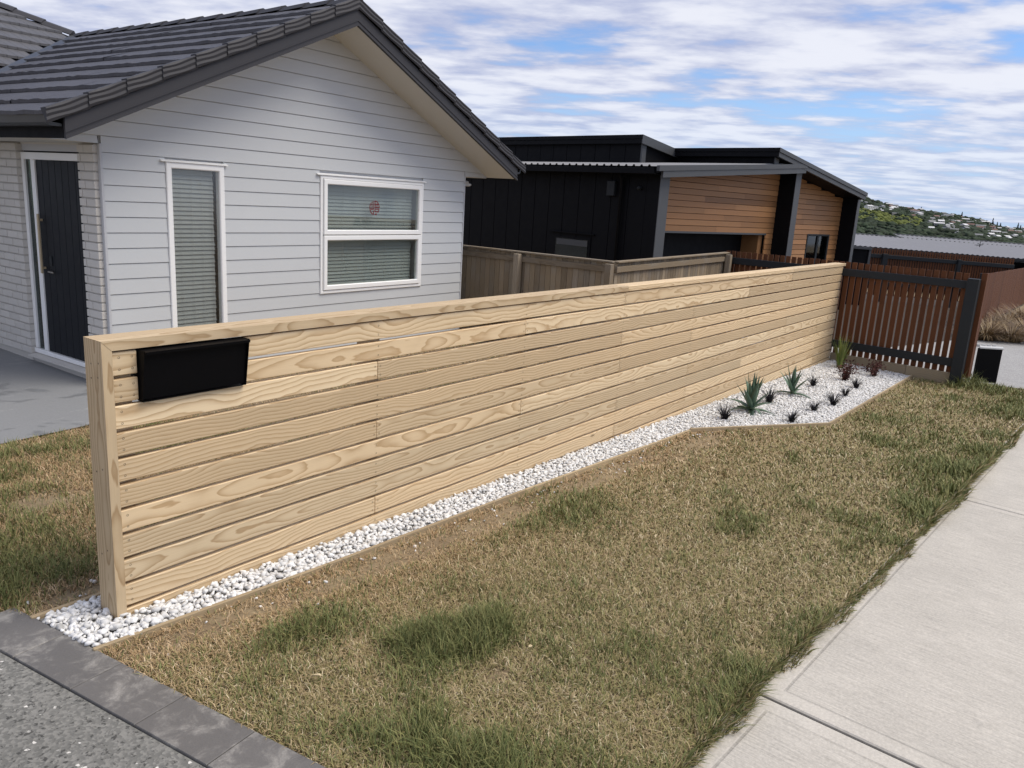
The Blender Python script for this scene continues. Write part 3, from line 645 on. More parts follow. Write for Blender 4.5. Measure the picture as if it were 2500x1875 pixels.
# camera looks from -x, so rails sit on that side; local y points to +x when running towards -y
gate = slat_fence('red_slat_fence', 'dark red vertical slat fence with charcoal rails meeting the end of the pine fence', pa, pb, 39, .066, .019, .066, -1.285, [(-.135, -.032), (-1.197, -1.088)], [(.06, .12, .02), (1.86, .10, -.03), (3.585+.072, .142, .006)], -1)
La = (pb-pa).length
for s0, s1 in ((1.92, 2.30), (2.303, 3.0), (3.003, La)): box('sleeper', s0, s1, -.035, .015, -1.56, -1.288, SLEEP, gate, .006)
for s, dy in ((La+.165, .02), (La+.185, .075), (La+.185, .135)): bar('slat', (s, dy, -1.33), (s, dy, .085), .019 if dy > .03 else .066, .066 if dy > .03 else .019, REDW, gate, upv=(0, 1, 0))
red2 = slat_fence('red_slat_wall', 'long close-slatted red timber fence behind brown tussocks beyond the concrete', (19.5, -.90), (48, -1.07), 300, .088, .019, -.36, -1.62, [(-.55, -.45), (-1.5, -1.4)], [(.1, .1, -.36)], 1, slope=-.0175)
fh = Vector((.80710562, .59040709)); rh = Vector((.59040709, -.80710562)); c2 = Vector((CAM.x, CAM.y))
q0 = c2+fh*24+rh*10.36; q1 = c2+fh*24+rh*14.72
red3 = slat_fence('far_slat_fence', 'distant red slat fence with charcoal posts, just below the long grey roof', q0, q1, 58, .048, .019, -.115, -1.5, [(-.395, -.285), (-1.2, -1.1)], [(.48, .15, -.26), (2.70, .11, -.26)], -1, slope=-.019)

sheet('added_dark_ground', [(13.0, 3.0), (13.3, -.2), (16.9, -1.0), (19.4, -.85), (30, -.9), (24, 14), (13, 9)], .01, DARKGND)  # sheet added to darken what shows through the red slat gaps
# ------------------------------------------------------------------ weathered paling fence
pf = thing('paling_fence', 'weathered grey-brown paling fence with capping between the two houses', 'fence', (7.2, 1.81, -1.3))
def palings(A, B, zA, zB, side, posts):
    A, B = Vector(A), Vector(B); d = (B-A); L = d.length; d.normalize(); nn = Vector((-d.y, d.x, 0))*side; n = int(L/.0865)
    for i in range(n):
        s = (i+.5)*L/n; q = A+d*s; z = zA+(zB-zA)*s/L
        bar('paling', (q.x, q.y, G(q.x, q.y)-.05), (q.x, q.y, z-.022+random.uniform(-.003, 0)), L/n-.004-random.uniform(0, .004), .017, PALE, pf, upv=(nn.x, nn.y, 0))
    off = nn*.0255
    bar('rail', (A.x+off.x, A.y+off.y, zA-.105), (B.x+off.x, B.y+off.y, zB-.105), .032, .072, PALE, pf, bev=.002)
    bar('rail', (A.x+off.x, A.y+off.y, zA-1.0), (B.x+off.x, B.y+off.y, zB-1.0), .032, .072, PALE, pf, bev=.002)
    bar('capping', (A.x+nn.x*.012, A.y+nn.y*.012, zA-.011), (B.x+nn.x*.012, B.y+nn.y*.012, zB-.011), .085, .02, PALE, pf, bev=.002)
    for s in posts:
        q = A+d*s+nn.xy*.085; z = zA+(zB-zA)*s/L
        bar('post', (q.x, q.y, G(q.x, q.y)-.2), (q.x, q.y, z-.034), .085, .085, PALE, pf, upv=(nn.x, nn.y, 0), bev=.003)
palings((7.2, 1.81), (7.36, 9.2), 0.0, 0.0, 1, [.02, 1.46, 2.95, 4.4, 5.9])
palings((7.205, 1.81), (10.93, 1.87), 0.0, .046, -1, [3.62])

# ================================================================== WEATHERBOARD HOUSE
PSI = R(1.8464); HF = (0, 0, PSI)
hs = thing('weatherboard_house', 'pale grey weatherboard house with charcoal tiled gable roof and white brick entry', 'house', (4.42, 3.72, -1.17), HF)
UC, TS, V0 = 4.42, .461, 3.716
def Pz(u): return 2.50-TS*abs(u-UC)
def zs(u): return 2.295-.463*abs(u-UC)
BP = .1325
tw = (2.566, 3.165, -1.02, .826); bw = (4.36, 6.03, -.472, .81)
def wb(u0, u1, z, h=BP+.008):
    prism('weatherboard', [(V0-.028, z), (V0-.026, z-.002), (V0-.010, z+.003), (V0, z+.003), (V0, z+h-.012), (V0-.021, z+h-.014)], 'x', u0, u1, WBOARD, hs)
for k in range(-13, 13):
    z = .600+BP*k
    if z >= .93:
        hw = min(2.925, (2.295-z)/.463-.01)
        if hw < .15: continue
        wb(UC-hw, UC+hw, z)
    else:
        segs = [(1.998, 6.845)]
        for (a, b, z0, z1) in (tw, bw):
            if z < z1-.03 and z+BP > z0+.03:
                segs = [q for s in segs for q in ([(s[0], a-.002), (b+.002, s[1])] if s[0] < a < s[1] else [s])]
        for a, b in segs: wb(a, b, z)
        if z+BP > .93:
            for a, b in ((1.50, 1.975), (6.868, 7.34)): prism('weatherboard', [(V0-.019, .932), (V0, .932), (V0, z+BP+.008), (V0-.007, z+BP+.008)], 'x', a, b, WBOARD, hs)
for u0, u1 in ((1.976, 2.0), (6.843, 6.867)): box('corner_trim', u0, u1, V0-.032, V0+.03, -1.15, .93, TRIM, hs, .003)
# structural walls behind the cladding
for (a, b, z0, z1) in ((1.99, 2.575, -1.2, .99), (3.155, 4.37, -1.2, .99), (6.02, 6.855, -1.2, .99), (2.575, 3.155, .80, .99), (2.575, 3.155, -1.2, -1.0), (4.37, 6.02, .79, .99), (4.37, 6.02, -1.2, -.46)):
    box('wall_frame', a, b, V0+.002, V0+.05, z0, z1, TRIM, hs)
box('eave_filler', 1.985, 2.06, 3.77, 9.0, .915, 1.02, SOFFIT, hs)  # added filler block, closes the gap where bright sky showed above the brick
prism('gable_frame', [(1.50, .992), (7.34, .992), (7.34, 1.0), (4.42, 2.35), (1.5, 1.0)], 'y', V0+.002, V0+.05, TRIM, hs)
box('side_wall', 6.80, 6.86, V0+.052, 14, -1.2, .93, WBOARD, hs)
box('back_wall', -4, 6.86, 14.0, 14.1, -1.2, .93, WBOARD, hs)
# --- windows
def flash(u0, u1, z): prism('head_flashing', [(V0-.052, z-.006), (V0-.052, z+.003), (V0-.002, z+.018), (V0-.002, z-.002)], 'x', u0, u1, WHITE, hs)
def frame(name, u0, u1, z0, z1, fw, par, y0, y1, mat=WHITE, nm2=None):
    V = []; F = []
    def ring(i, y): return [(u0+i, y, z0+i), (u1-i, y, z0+i), (u1-i, y, z1-i), (u0+i, y, z1-i)]
    for i, y in ((0, y0+.006), (.006, y0), (fw-.008, y0), (fw, y0+.008), (fw, y1), (0, y1)): V += ring(i, y)
    for k in range(6):
        for j in range(4): F.append([k*4+j, k*4+(j+1) % 4, ((k+1) % 6)*4+(j+1) % 4, ((k+1) % 6)*4+j])
    c = Vector(((u0+u1)/2, y0, (z0+z1)/2)); return obj(name, [Vector(v)-c for v in V], F, mat, par, c, fix=True)
def blinds(win, u0, u1, z0, z1, pitch, y, tilt, par):
    n = int((z1-z0)/pitch)
    for i in range(n):
        z = z1-.012-(i+.5)*pitch; o = box('blind_slat', u0+.006, u1-.028-random.uniform(0, .008), y-.0225, y+.0225, z-.0014, z+.0014, BLIND, par)
        o.rotation_euler = (R(tilt+random.uniform(-2, 2)), 0, 0)
    for f in (.23, .46, .68, .89): box('blind_cord', u0+(u1-u0)*f-.0012, u0+(u1-u0)*f+.0012, y-.022, y-.0205, z0, z1, LGREY, par)
wt = frame('window', tw[0], tw[1], tw[2], tw[3], .056, hs, V0-.040, V0+.02); flash(2.515, 3.20, .832)
# reeded pane: vertical flutes
n = 46; V = []; F = []; ua, ub, za, zb_ = 2.616, 3.115, -.97, .776
for i in range(n*4+1):
    u = ua+(ub-ua)*i/(n*4); y = .0022*math.cos(i*math.pi/2); V += [(u, y, za), (u, y, zb_)]
F = [[2*i, 2*i+2, 2*i+3, 2*i+1] for i in range(n*4)]
c = Vector((0, V0-.016, 0)); obj('pane', V, F, REED, wt, c, smooth=True)
blinds('t', ua, ub+.0, za, zb_, .0405, V0+.035, 72, wt)
bwn = frame('window', bw[0], bw[1], bw[2], bw[3], .036, hs, V0-.040, V0+.02); flash(4.31, 6.065, .818)
for (u0, u1, z0, z1) in ((4.40, 5.992, .178, .772), (4.40, 5.992, -.432, .170)): frame('sash', u0, u1, z0, z1, .054, bwn, V0-.052, V0+.0)
for (z0, z1) in ((.232, .718), (-.378, .116)):
    box('pane', 4.452, 5.94, V0-.026, V0-.022, z0-.002, z1+.002, GLASS, bwn)
    blinds('b', 4.40, 5.95, z0-.02, z1+.02, .0395, V0+.06, 70, bwn)
box('room_backing', 2.58, 6.02, V0+.30, V0+.32, -1.1, .95, DARKIN, hs)
box('reveal', 5.992, 6.02, V0+.021, V0+.30, -.45, .80, TRIM, hs); box('reveal', 3.118, 3.155, V0+.021, V0+.30, -1.0, .80, DARKIN, hs)
# red round emblem on the upper pane (strokes as flat bars on the glass)
ex, ez, er = 5.188, .487, .079; EV, EF = [], []
def stroke(a, b, w=.0115):
    a, b = Vector(a), Vector(b); d = (b-a).normalized(); nn = Vector((-d.y, d.x))*w/2; k = len(EV)
    for p in (a+nn, a-nn, b-nn, b+nn): EV.append(((p.x)*1., 0, p.y))
    EF.append([k, k+1, k+2, k+3])
def arc(t0, t1, w=.012, n=8):
    for i in range(n):
        s, e2 = R(t0+(t1-t0)*i/n), R(t0+(t1-t0)*(i+1)/n); stroke((er*.96*math.sin(s), er*math.cos(s)), (er*.96*math.sin(e2), er*math.cos(e2)), w)
def nx(px): return (px-955)/265*er
def nz(py): return (890-py)/375*er
for (a, b, c_, d_) in ((910, 515, 910, 980), (815, 575, 815, 970), (700, 972, 915, 972), (905, 1040, 905, 1250), (988, 515, 988, 880), (975, 872, 1215, 872), (990, 718, 1190, 718), (1090, 650, 1090, 870), (985, 960, 985, 1120), (975, 968, 1215, 968), (985, 1112, 1160, 1112)):
    stroke((nx(a), nz(b)), (nx(c_), nz(d_)))
arc(8, 92); arc(-105, -52); arc(105, 132, n=3); arc(-110-60, -110); arc(150, 174, .017, 4)
em = obj('emblem', EV, EF, REDP, bwn, (ex, V0-.0275, ez)); 
# --- entry side: white brick, door
bu = 1.935
box('brick_backing', bu+.014, 2.02, 3.728, 3.968, -1.15, .925, MORTAR, hs); box('brick_backing', bu+.014, 2.02, 5.08, 9.0, -1.15, .925, MORTAR, hs)
CH, BL = .0735, .206
for r in range(27):
    z0 = -1.058+r*CH; z1 = z0+CH-.0115; off = (.5 if r % 2 else 0)
    cuts = [3.72, 3.72+(.205 if r % 2 else .148), 3.974]
    for a, b in zip(cuts[:-1], cuts[1:]): box('brick', bu+random.uniform(-.001, .001), 2.0, a+(.004 if a > 3.73 else 0), b-(.004 if b < 3.97 else 0), z0, z1, BRICKM, hs, .003)
    v = 5.074; first = BL*(.5 if r % 2 else 1)
    ends = [v+first+i*BL for i in range(5)]; a = v
    for b in ends: box('brick', bu+random.uniform(-.001, .001), 2.0, a+.0, b-.0085, z0, z1, BRICKM, hs, .003); a = b
box('plinth', 1.955, 2.02, 3.725, 9.0, -1.25, -1.062, MORTAR, hs, .004)
prism('door_sill', [(1.90, -1.075), (1.90, -1.062), (2.03, -1.045), (2.03, -1.075)], 'y', 3.975, 5.07, BRICKM, hs)
df = box('door_frame', 1.977, 2.02, 4.83, 4.899, -1.0, .779, WHITE, hs, .003)
box('frame_head', 1.976, 2.02, 3.975, 5.073, .779, .842, WHITE, hs, .003); box('frame_stile', 1.976, 2.02, 5.022, 5.073, -1.0, .779, WHITE, hs, .003); box('frame_stile', 1.976, 2.02, 3.975, 4.02, -1.0, .779, WHITE, hs, .003)
box('threshold', 1.965, 2.05, 3.975, 5.073, -1.044, -1.003, WHITE, hs, .003)
box('head_panel', 1.99, 2.03, 3.975, 5.073, .856, .935, TRIM, hs); box('head_shadow_strip', 2.01, 2.03, 3.975, 5.073, .842, .857, DARKIN, hs)  # dark strip paints the shadow line above the door head
dr = box('door', 1.999, 2.02, 4.02, 4.83, -1.002, .778, DOORM, hs)
for i in range(7): box('door_board', 1.990, 2.0, 4.02+i*.1157+.002, 4.02+(i+1)*.1157-.002, -1.0, .776, DOORM, dr, .003)
box('pull_bar', 1.945, 1.963, 4.765, 4.792, -.25, .295, BRASS, dr, .004)
for z in (-.2, .24): box('pull_mount', 1.96, 1.992, 4.772, 4.785, z-.01, z+.01, BRASS, dr)
box('lock_plate', 1.98, 1.992, 4.64, 4.68, -.17, -.08, CHAR, dr, .003); tube('lever', [(1.99, 4.66, -.225), (1.955, 4.66, -.225), (1.95, 4.56, -.225)], .008, STEEL, dr)
box('sidelight', 1.996, 2.0, 4.895, 5.026, -1.005, .781, SIDEG, hs); box('entry_backing', 2.3, 2.32, 3.98, 5.2, -1.0, .8, DARKIN, hs)
box('porch_wall', 2.02, 2.06, 5.17, 9.0, -1.15, .925, MORTAR, hs)
# --- soffits, barge boards, gutters
for s in (-1, 1):
    f = lambda u: UC+s*u
    def rake(name, ua, ub, va, vb, za, zb2, th2, mat):    # sloping slab from u=ua..ub (distance from ridge)
        prism(name, [(f(ua), za), (f(ub), zb2), (f(ub), zb2+th2), (f(ua), za+th2)], 'y', va, vb, mat, hs)
    rake('rake_soffit', 0, 2.93, 3.232, V0-.001, 2.297, 2.297-.463*2.93, .012, SOFFIT)
    rake('barge_board', 0.0, 2.947, 3.206, 3.231, 2.283, 2.283-TS*2.947, .150, FASC)
    rake('barge_lip', 0.0, 2.95, 3.196, 3.205, 2.281, 2.281-TS*2.95, .022, FASC); rake('barge_lip', 0.0, 2.95, 3.200, 3.205, 2.325, 2.325-TS*2.95, .008, FASC)
    u0, u1 = sorted((f(2.928), f(2.45))); box('eave_soffit', u0, u1, V0+.0, 9.0, .931, .943, SOFFIT, hs)
    u0, u1 = sorted((f(2.931), f(2.950))); box('fascia', u0, u1, 3.233, 6.5 if s < 0 else 13, .928, 1.10, BLACKM, hs, .002)  # fascia made black: the shade below the gutter is in its colour
    u0, u1 = sorted((f(2.952), f(3.075)));
    prism('gutter', [(f(2.952), 1.010), (f(3.04), 1.010), (f(3.065), 1.03), (f(3.072), 1.088), (f(3.08), 1.088), (f(3.08), 1.096), (f(3.060), 1.096), (f(3.05), 1.04), (f(2.952), 1.03)], 'y', 3.24, 6.4 if s < 0 else 13, GUTT, hs)
# --- roof tiles
EU = [1.335]+[1.596+.306*i for i in range(9)]+[4.40]
def tilestrip(name, e0, e1, va, vb, axis_fn, mat, seg=.075):
    """a pressed tile panel: lip at its lower edge e0, tucked under the next at e1; axis_fn(e, v, h) -> frame point"""
    n = max(2, int((vb-va)/seg)); V = []; F = []
    for i in range(n+1):
        v = va+(vb-va)*i/n; j = random.uniform(-.005, .005); je = random.uniform(-.006, .004)
        V += [axis_fn(e0+.05, v, .0), axis_fn(e0+je, v, .009+j*.5), axis_fn(e0+je, v, .038+j), axis_fn(e1+.02, v, .004)]
    for i in range(n):
        for k in range(3): F.append([i*4+k, i*4+k+1, i*4+k+5, i*4+k+4])
    c = Vector(V[0]); c = sum((Vector(v) for v in V), Vector())/len(V)
    return obj(name, [Vector(v)-c for v in V], F, mat, hs, c, fix=True)
L_ = lambda e, v, h: (e, v, Pz(e)+h)
R_ = lambda e, v, h: (2*UC-e, v, Pz(e)+h)
for i in range(10):
    vend = 8.70-(UC-(EU[i]+EU[i+1])/2)+.12; v = 3.215; first = random.uniform(.5, 1.2)
    while v < vend-.02:
        v2 = min(vend, v+(first if v < 3.3 else 1.18)); v2 = vend if vend-v2 < .3 else v2
        tilestrip('roof_tile', EU[i], EU[i+1], v, v2, L_, TILE); v = v2-.0
    tilestrip('roof_tile', EU[i], EU[i+1], 3.215, 13, R_, TILE, .6)
F_ = lambda e, v, h: (v, e, 2.50+TS*(e-8.70)+h)
for j in range(-8, 12):
    e0 = 8.70+.306*j; e1 = e0+.306; ue = 4.40-abs((e0+e1)/2-8.70); v = -2.6
    while v < ue-.02:
        v2 = min(ue, v+1.18); v2 = ue if ue-v2 < .3 else v2
        if v2 > .4: tilestrip('roof_tile', e0, e1, v, v2, F_, TILE2)
        v = v2
prism('roof_slab', [(1.36, 1.07), (4.42, 2.47), (7.48, 1.07), (7.48, 1.05), (4.42, 2.45), (1.36, 1.05)], 'y', 3.25, 6.0, FASC, hs)
obj('roof_slab', [(-2.6, 6.0, 1.24), (1.7, 6.0, 1.24), (4.42, 8.7, 2.48), (4.42-3.6, 12.3, 4.13), (-2.6, 12.3, 4.13), (7.48, 6.0, 1.06), (7.48, 12.3, 1.06), (4.42, 12.3, 2.47), (4.42, 6.0, 2.47)], [[0, 1, 2, 3, 4], [5, 6, 7, 8]], FASC, hs)
def caps(name, A, B, step, w, h, mat=FASC):
    A, B = Vector(A), Vector(B); d = (B-A); L = d.length; d.normalize(); sd2 = d.cross(Vector((0, 0, 1))).normalized(); u2 = sd2.cross(d); n = int(L/step)
    for i in range(n):
        p, q = A+d*(L*i/n), A+d*(L*(i+1)/n+.03); V = []
        for pt, lift in ((p, .018), (q, .0)):
            V += [pt-sd2*w-u2*(h)+u2*lift, pt-sd2*w*.55+u2*(lift-.002), pt+u2*(lift+.016), pt+sd2*w*.55+u2*(lift-.002), pt+sd2*w-u2*h+u2*lift]
        c = (p+q)/2; F = [[k, k+1, k+6, k+5] for k in range(4)]+[[0, 4, 3, 2, 1]]
        obj(name, [v-c for v in V], F, mat, hs, c, fix=True)
caps('ridge_cap', (UC, 3.20, 2.525), (UC, 8.72, 2.525), .36, .095, .05)
caps('hip_cap', (UC-.02, 8.70, 2.545), (UC-5.0, 13.68, 2.545+TS*4.98), .36, .10, .05)
bar('valley_tray', (UC, 8.66, 2.525), (UC-2.6, 6.06, 2.525-TS*2.6), .10, .012, GUTT, hs)
for s in (-1, 1):           # barge cover tiles with three wavy ribs
    for i in range(10):
        a, b = .0+i*.306+.0, .306*(i+1)+.02
        if i == 9: b = 3.09
        V = []; F = []; nc = 8; prof = [(.075, .040), (.0, .044), (-.008, .030), (-.008, .012), (-.008, -.008), (-.008, -.03), (-.008, -.05), (-.004, -.068)]
        for k in range(nc+1):
            fr_ = k/nc; u = a+(b-a)*fr_; lift = .020*(fr_); x = UC+s*u
            for q, (dv, dz) in enumerate(prof):
                rib = (-.0042 if q in (2, 4, 6) else .002 if q in (3, 5) else 0); wv = .005*math.sin(fr_*6.28+q*.4) if 2 <= q <= 6 else 0
                V.append((x, 3.192+dv+rib-lift*.5, Pz(x)+dz+wv+lift*.6))
        m_ = len(prof)
        for k in range(nc):
            for q in range(m_-1): F.append([k*m_+q, k*m_+q+1, (k+1)*m_+q+1, (k+1)*m_+q])
        F.append([nc*m_+q for q in range(m_)])
        c = Vector(V[len(V)//2]); obj('barge_tile', [Vector(v)-c for v in V], F, FASC, hs, c, fix=True)
fl = box('floodlight_bracket', 6.868, 6.90, 3.80, 3.86, .80, .86, BLKPL, hs, .004)
for dz, l in ((.0, .20), (.03, .12)): tube('lamp_head', [(6.90, 3.83, .815+dz), (6.98, 3.81, .822+dz), (6.98+l*.45, 3.80, .83+dz), (6.98+l*.7, 3.80, .832+dz)], [.008, .011, .024, .014], LGREY, fl, 8)

# ================================================================== DARK NEIGHBOURING HOUSE
PH = R(-9.5); DF = (11.5007, 3.4572, PH)
dh = thing('dark_house', 'low black-clad house with cedar board front and grey steel mono-pitch roofs', 'house', (0, 0, -1.75), DF)
zb = -1.85
box('side_core', .03, .10, .29, 11, zb, 1.30, BLACKM, dh)
v = .29
while v < 10.9: box('cladding_panel', .0, .03, v+.006, min(v+.40, 11)-.006, zb, 1.28, BLACKM, dh, .002); v += .40
box('fin', .0, .28, .012, .29, zb, 1.30, BLACKM, dh); box('fin_face', .0, .28, -.002, .011, zb, 1.25, GREYMET, dh, .002)
box('fin', 4.88, 5.12, .012, .42, zb, 1.60, BLACKM, dh); box('fin_face', 4.88, 5.12, -.002, .011, zb, 1.60, GREYMET, dh, .002)
box('fin', 8.15, 8.30, .012, .42, zb, 1.22, BLACKM, dh); box('fin_face', 8.15, 8.30, -.002, .011, zb, 1.20, GREYMET, dh, .002)
CPH = .116
def cedar(a0, a1, z, topf):
    zt2 = z+CPH-.006; cut = random.uniform(.3, .7); m_ = a0+(a1-a0)*cut
    for p, q in (((a0, m_-.001), (m_+.001, a1)) if a1-a0 > 1.2 else ((a0, a1),)):
        prism('cedar_board', [(.376, z), (.402, z), (.402, z+CPH-.003), (.384, z+CPH-.011)], 'x', p, q, CEDAR, dh)
for k in range(12):
    zc_ = .262+k*CPH+.05; a_ = max(.285, (zc_-1.27)/.066)
    if a_ < 4.6: cedar(a_, 4.876, .262+k*CPH, None)
for k in range(-18, 0): cedar(4.56, 4.876, .262+k*CPH, None)
for k in range(-18, 12):
    z = .262+k*CPH
    if z+CPH < .30:
        cedar(5.124, 6.51, z, None); cedar(7.69, 8.146, z, None)
    else:
        a_ = min(8.146, 3.73+(1.84-z-.05)/.153)
        if a_ > 5.3: cedar(5.124, a_, z, None)
prism('front_core', [(.28, .262), (4.88, .262), (4.88, 1.60), (.28, 1.29)], 'y', .403, .45, BLACKM, dh); prism('front_core', [(5.12, .28), (8.15, .28), (8.15, 1.18), (5.12, 1.62)], 'y', .403, .45, BLACKM, dh); box('front_core', 5.12, 6.5, .403, .45, zb, .28, BLACKM, dh); box('front_core', 7.7, 8.15, .403, .45, zb, .28, BLACKM, dh); box('front_core', 4.57, 4.88, .403, .45, zb, .26, BLACKM, dh)
box('garage_door', .28, 4.40, .86, .90, zb, .262, BLACKM, dh); box('garage_reveal', 4.40, 4.57, .455, .86, zb, .262, CEDAR, dh); box('garage_head', .285, 4.575, .37, .40, .222, .260, GREYMET, dh, .003); box('garage_ceiling', .28, 4.4, .45, .86, .262, .28, BLACKM, dh)
wn = frame('window', 6.52, 7.68, -.95, .275, .05, dh, .37, .43, CHAR); box('mullion', 7.06, 7.14, .375, .42, -.9, .225, CHAR, wn)
for a, b in ((6.565, 7.065), (7.135, 7.635)): box('pane', a, b, .398, .402, -.905, .23, SIDEG, wn)
box('window_backing', 6.5, 7.7, 1.2, 1.22, -1, .3, DARKIN, dh)
# roofs
def slab(name, a0, z0, a1, z1, b0, b1, th2, mat): prism(name, [(a0, z0), (a1, z1), (a1, z1-th2), (a0, z0-th2)], 'y', b0, b1, mat, dh)
S1 = (1.76-1.37)/5.28; z1f = lambda a: 1.37+S1*(a+.28)
V = []; F = []; b = -.09; prof = [(0, 0), (.105, 0), (.12, .028), (.15, .028), (.165, 0)]; bs = []
while b < 11:
    for db, h in prof[:-1]: bs.append((b+db, h))
    b += .17
for bb, h in bs: V += [(-.30, bb, z1f(-.30)+h), (5.0, bb, z1f(5.0)+h)]
F = [[2*i, 2*i+1, 2*i+3, 2*i+2] for i in range(len(bs)-1)]
obj('low_roof', V, F, CORR, dh, (0, 0, 0), fix=True)
slab('low_roof_deck', -.26, z1f(-.26)-.012, 5.0, z1f(5)-.012, -.09, 11, .10, BLACKM)
prism('barge', [(-.28, 1.385), (5.02, 1.775), (5.02, 1.69), (-.28, 1.29)], 'y', -.16, -.10, GREYMET, dh); prism('barge', [(-.14, 1.297), (5.0, 1.687), (5.0, 1.585), (-.14, 1.19)], 'y', -.145, -.095, GREYMET, dh)
box('gutter', -.31, -.22, -.06, 11, 1.24, 1.345, BLACKM, dh, .006); box('eave_soffit', -.2, .0, -.05, 11, 1.235, 1.25, BLACKM, dh)
slab('porch_soffit', .0, 1.27, 5.0, 1.60, -.09, .44, .02, BLACKM)
S2 = (1.31-2.0)/(8.24-3.73); z2f = lambda a: 2.0+S2*(a-3.73)
slab('high_roof', 3.74, 1.995, 8.22, z2f(8.22)-.005, -.09, 2.44, .06, CORR); slab('high_soffit', 3.76, 1.85, 8.2, z2f(8.2)-.15, -.08, 2.43, .015, BLACKM)
prism('barge', [(3.72, 2.012), (8.25, z2f(8.25)+.012), (8.25, z2f(8.25)-.07), (3.72, 1.93)], 'y', -.17, -.10, GREYMET, dh); prism('barge', [(3.74, 1.925), (8.21, z2f(8.21)-.076), (8.21, z2f(8.21)-.165), (3.74, 1.835)], 'y', -.15, -.095, GREYMET, dh)
box('high_fascia', 3.70, 3.738, -.165, 2.44, 1.93, 2.01, BLACKM, dh, .003); box('high_fascia', 3.715, 3.738, -.14, 2.44, 1.835, 1.925, BLACKM, dh, .003)
box('clerestory_wall', 3.86, 3.92, .0, 2.44, 1.55, 1.85, BLACKM, dh); box('clerestory_post', 3.84, 3.99, -.03, -.001, 1.6, 1.84, GREYMET, dh)
z3f = lambda a: 2.18+S2*(a-2.5)
slab('rear_roof', 2.51, 2.175, 8.0, z3f(8.0), 2.47, 9.5, .06, CORR); prism('barge', [(2.49, 2.192), (8.0, z3f(8.0)), (8.0, z3f(8)-.165), (2.49, 2.01)], 'y', 2.40, 2.455, GREYMET, dh)
box('high_fascia', 2.47, 2.508, 2.41, 9.5, 2.105, 2.19, BLACKM, dh, .003); box('high_fascia', 2.485, 2.508, 2.42, 9.5, 2.005, 2.10, BLACKM, dh, .003)
v = 2.5
while v < 9.4: box('clerestory_panel', 2.60, 2.65, v+.006, v+.44-.006, 1.5, 2.02, BLACKM, dh, .002); v += .44
box('clerestory_front', 2.66, 4.5, 2.5, 2.54, 1.5, 2.02, BLACKM, dh); box('clerestory_post', 2.58, 2.72, 2.455, 2.495, 1.55, 2.02, GREYMET, dh); box('rear_core', 2.66, 7.9, 2.56, 9.4, 1.3, 1.45, BLACKM, dh)
box('far_wall', 8.16, 8.24, .45, 9.4, zb, 1.2, BLACKM, dh); box('back_wall', 0.1, 8.2, 10.6, 10.7, zb, 1.3, BLACKM, dh)
# side wall fittings
tube('downpipe', [(-.15, .82, 1.25), (-.05, .82, 1.14), (-.05, .82, zb)], .032, BLACKM, dh, 10); box('meter_box', -.08, -.001, .97, 1.15, .84, 1.11, CHAR, dh, .008); tube('wall_lamp', [(-.001, .3+.12, 1.0), (-.06, .42, 1.0), (-.09, .42, .99)], [.035, .035, .02], CHAR, dh, 10)
frame2 = box('side_window', -.014, -.001, 1.50, 2.46, -1.0, .02, BLACKM, dh, .002); box('side_window_pane', -.02, -.015, 1.56, 2.40, -.95, -.015, SIDEG, dh); box('side_window_hood', -.05, -.001, 1.40, 2.58, .09, .11, BLACKM, dh); box('inner_blind', -.0215, -.0205, 1.57, 2.38, -.14, -.03, GREYMET, dh)

# ================================================================== GREY-ROOFED HOUSE, UTILITY PILLAR, TUSSOCKS
gf = (CAM.x, CAM.y, math.atan2(rh.y, rh.x))
gh = thing('grey_roof_house', 'low house under a long pale grey corrugated steel roof below the hill', 'house', (19, 33, -2.6), gf)
V = []; F = []
def croof(x0, x1, ye, ze, yr, zr, sl):
    V = []; F = []; n = int((x1-x0)/.19)
    for i in range(n*4+1):
        x = x0+(x1-x0)*i/(n*4); h = .014*math.sin(i*math.pi/2); dz = -sl*(x-x0); V += [(x, ye, ze+h+dz), (x, yr, zr+h+dz)]
    F = [[2*i, 2*i+2, 2*i+3, 2*i+1] for i in range(n*4)]; c = Vector(V[0]); obj('roof', [Vector(v)-c for v in V], F, CORR, gh, c)
croof(12.0, 24, 30, -.26, 33, .135, .019); croof(15.5, 24, 33.0, .069, 33.75, .168, .019)
bar('ridge_cap', (12, 33, .150), (15.5, 33, .084), .16, .02, CORR, gh); bar('ridge_cap', (15.5, 33.75, .184), (24, 33.75, .022), .16, .02, CORR, gh)
bar('gutter', (12, 29.94, -.335), (24, 29.94, -.53), .1, .09, CHAR, gh); box('wall', 12.1, 23.9, 30.5, 31, -2.8, -.55, BLACKM, gh); box('rear_wall', 12.1, 23.9, 36, 36.2, -2.8, -.4, BLACKM, gh)
an_ = tube('antenna', [(17.86, 31.5, -.10), (17.86, 31.5, .12)], .012, CHAR, gh, 6)
for p, q in (((17.66, 31.5, -.03), (18.0, 31.5, .02)), ((17.84, 31.45, -.08), (17.92, 31.55, .0)), ((17.72, 31.5, -.06), (17.98, 31.5, -.01))): tube('antenna_rod', [p, q], .008, CHAR, an_, 5)
sh = thing('black_shed', 'low black flat-topped structure between dark house and distant slat fence', 'shed', (9.3, 22.5, -1.6), gf)
box('wall', 8.3, 9.50, 22, 23.6, -1.7, -.08, BLACKM, sh, .01); bar('roof_edge', (8.25, 21.98, -.055), (9.56, 21.98, -.075), .12, .06, GREYMET, sh); box('corner_post', 9.50, 9.56, 21.96, 22.04, -1.7, -.09, GREYMET, sh)

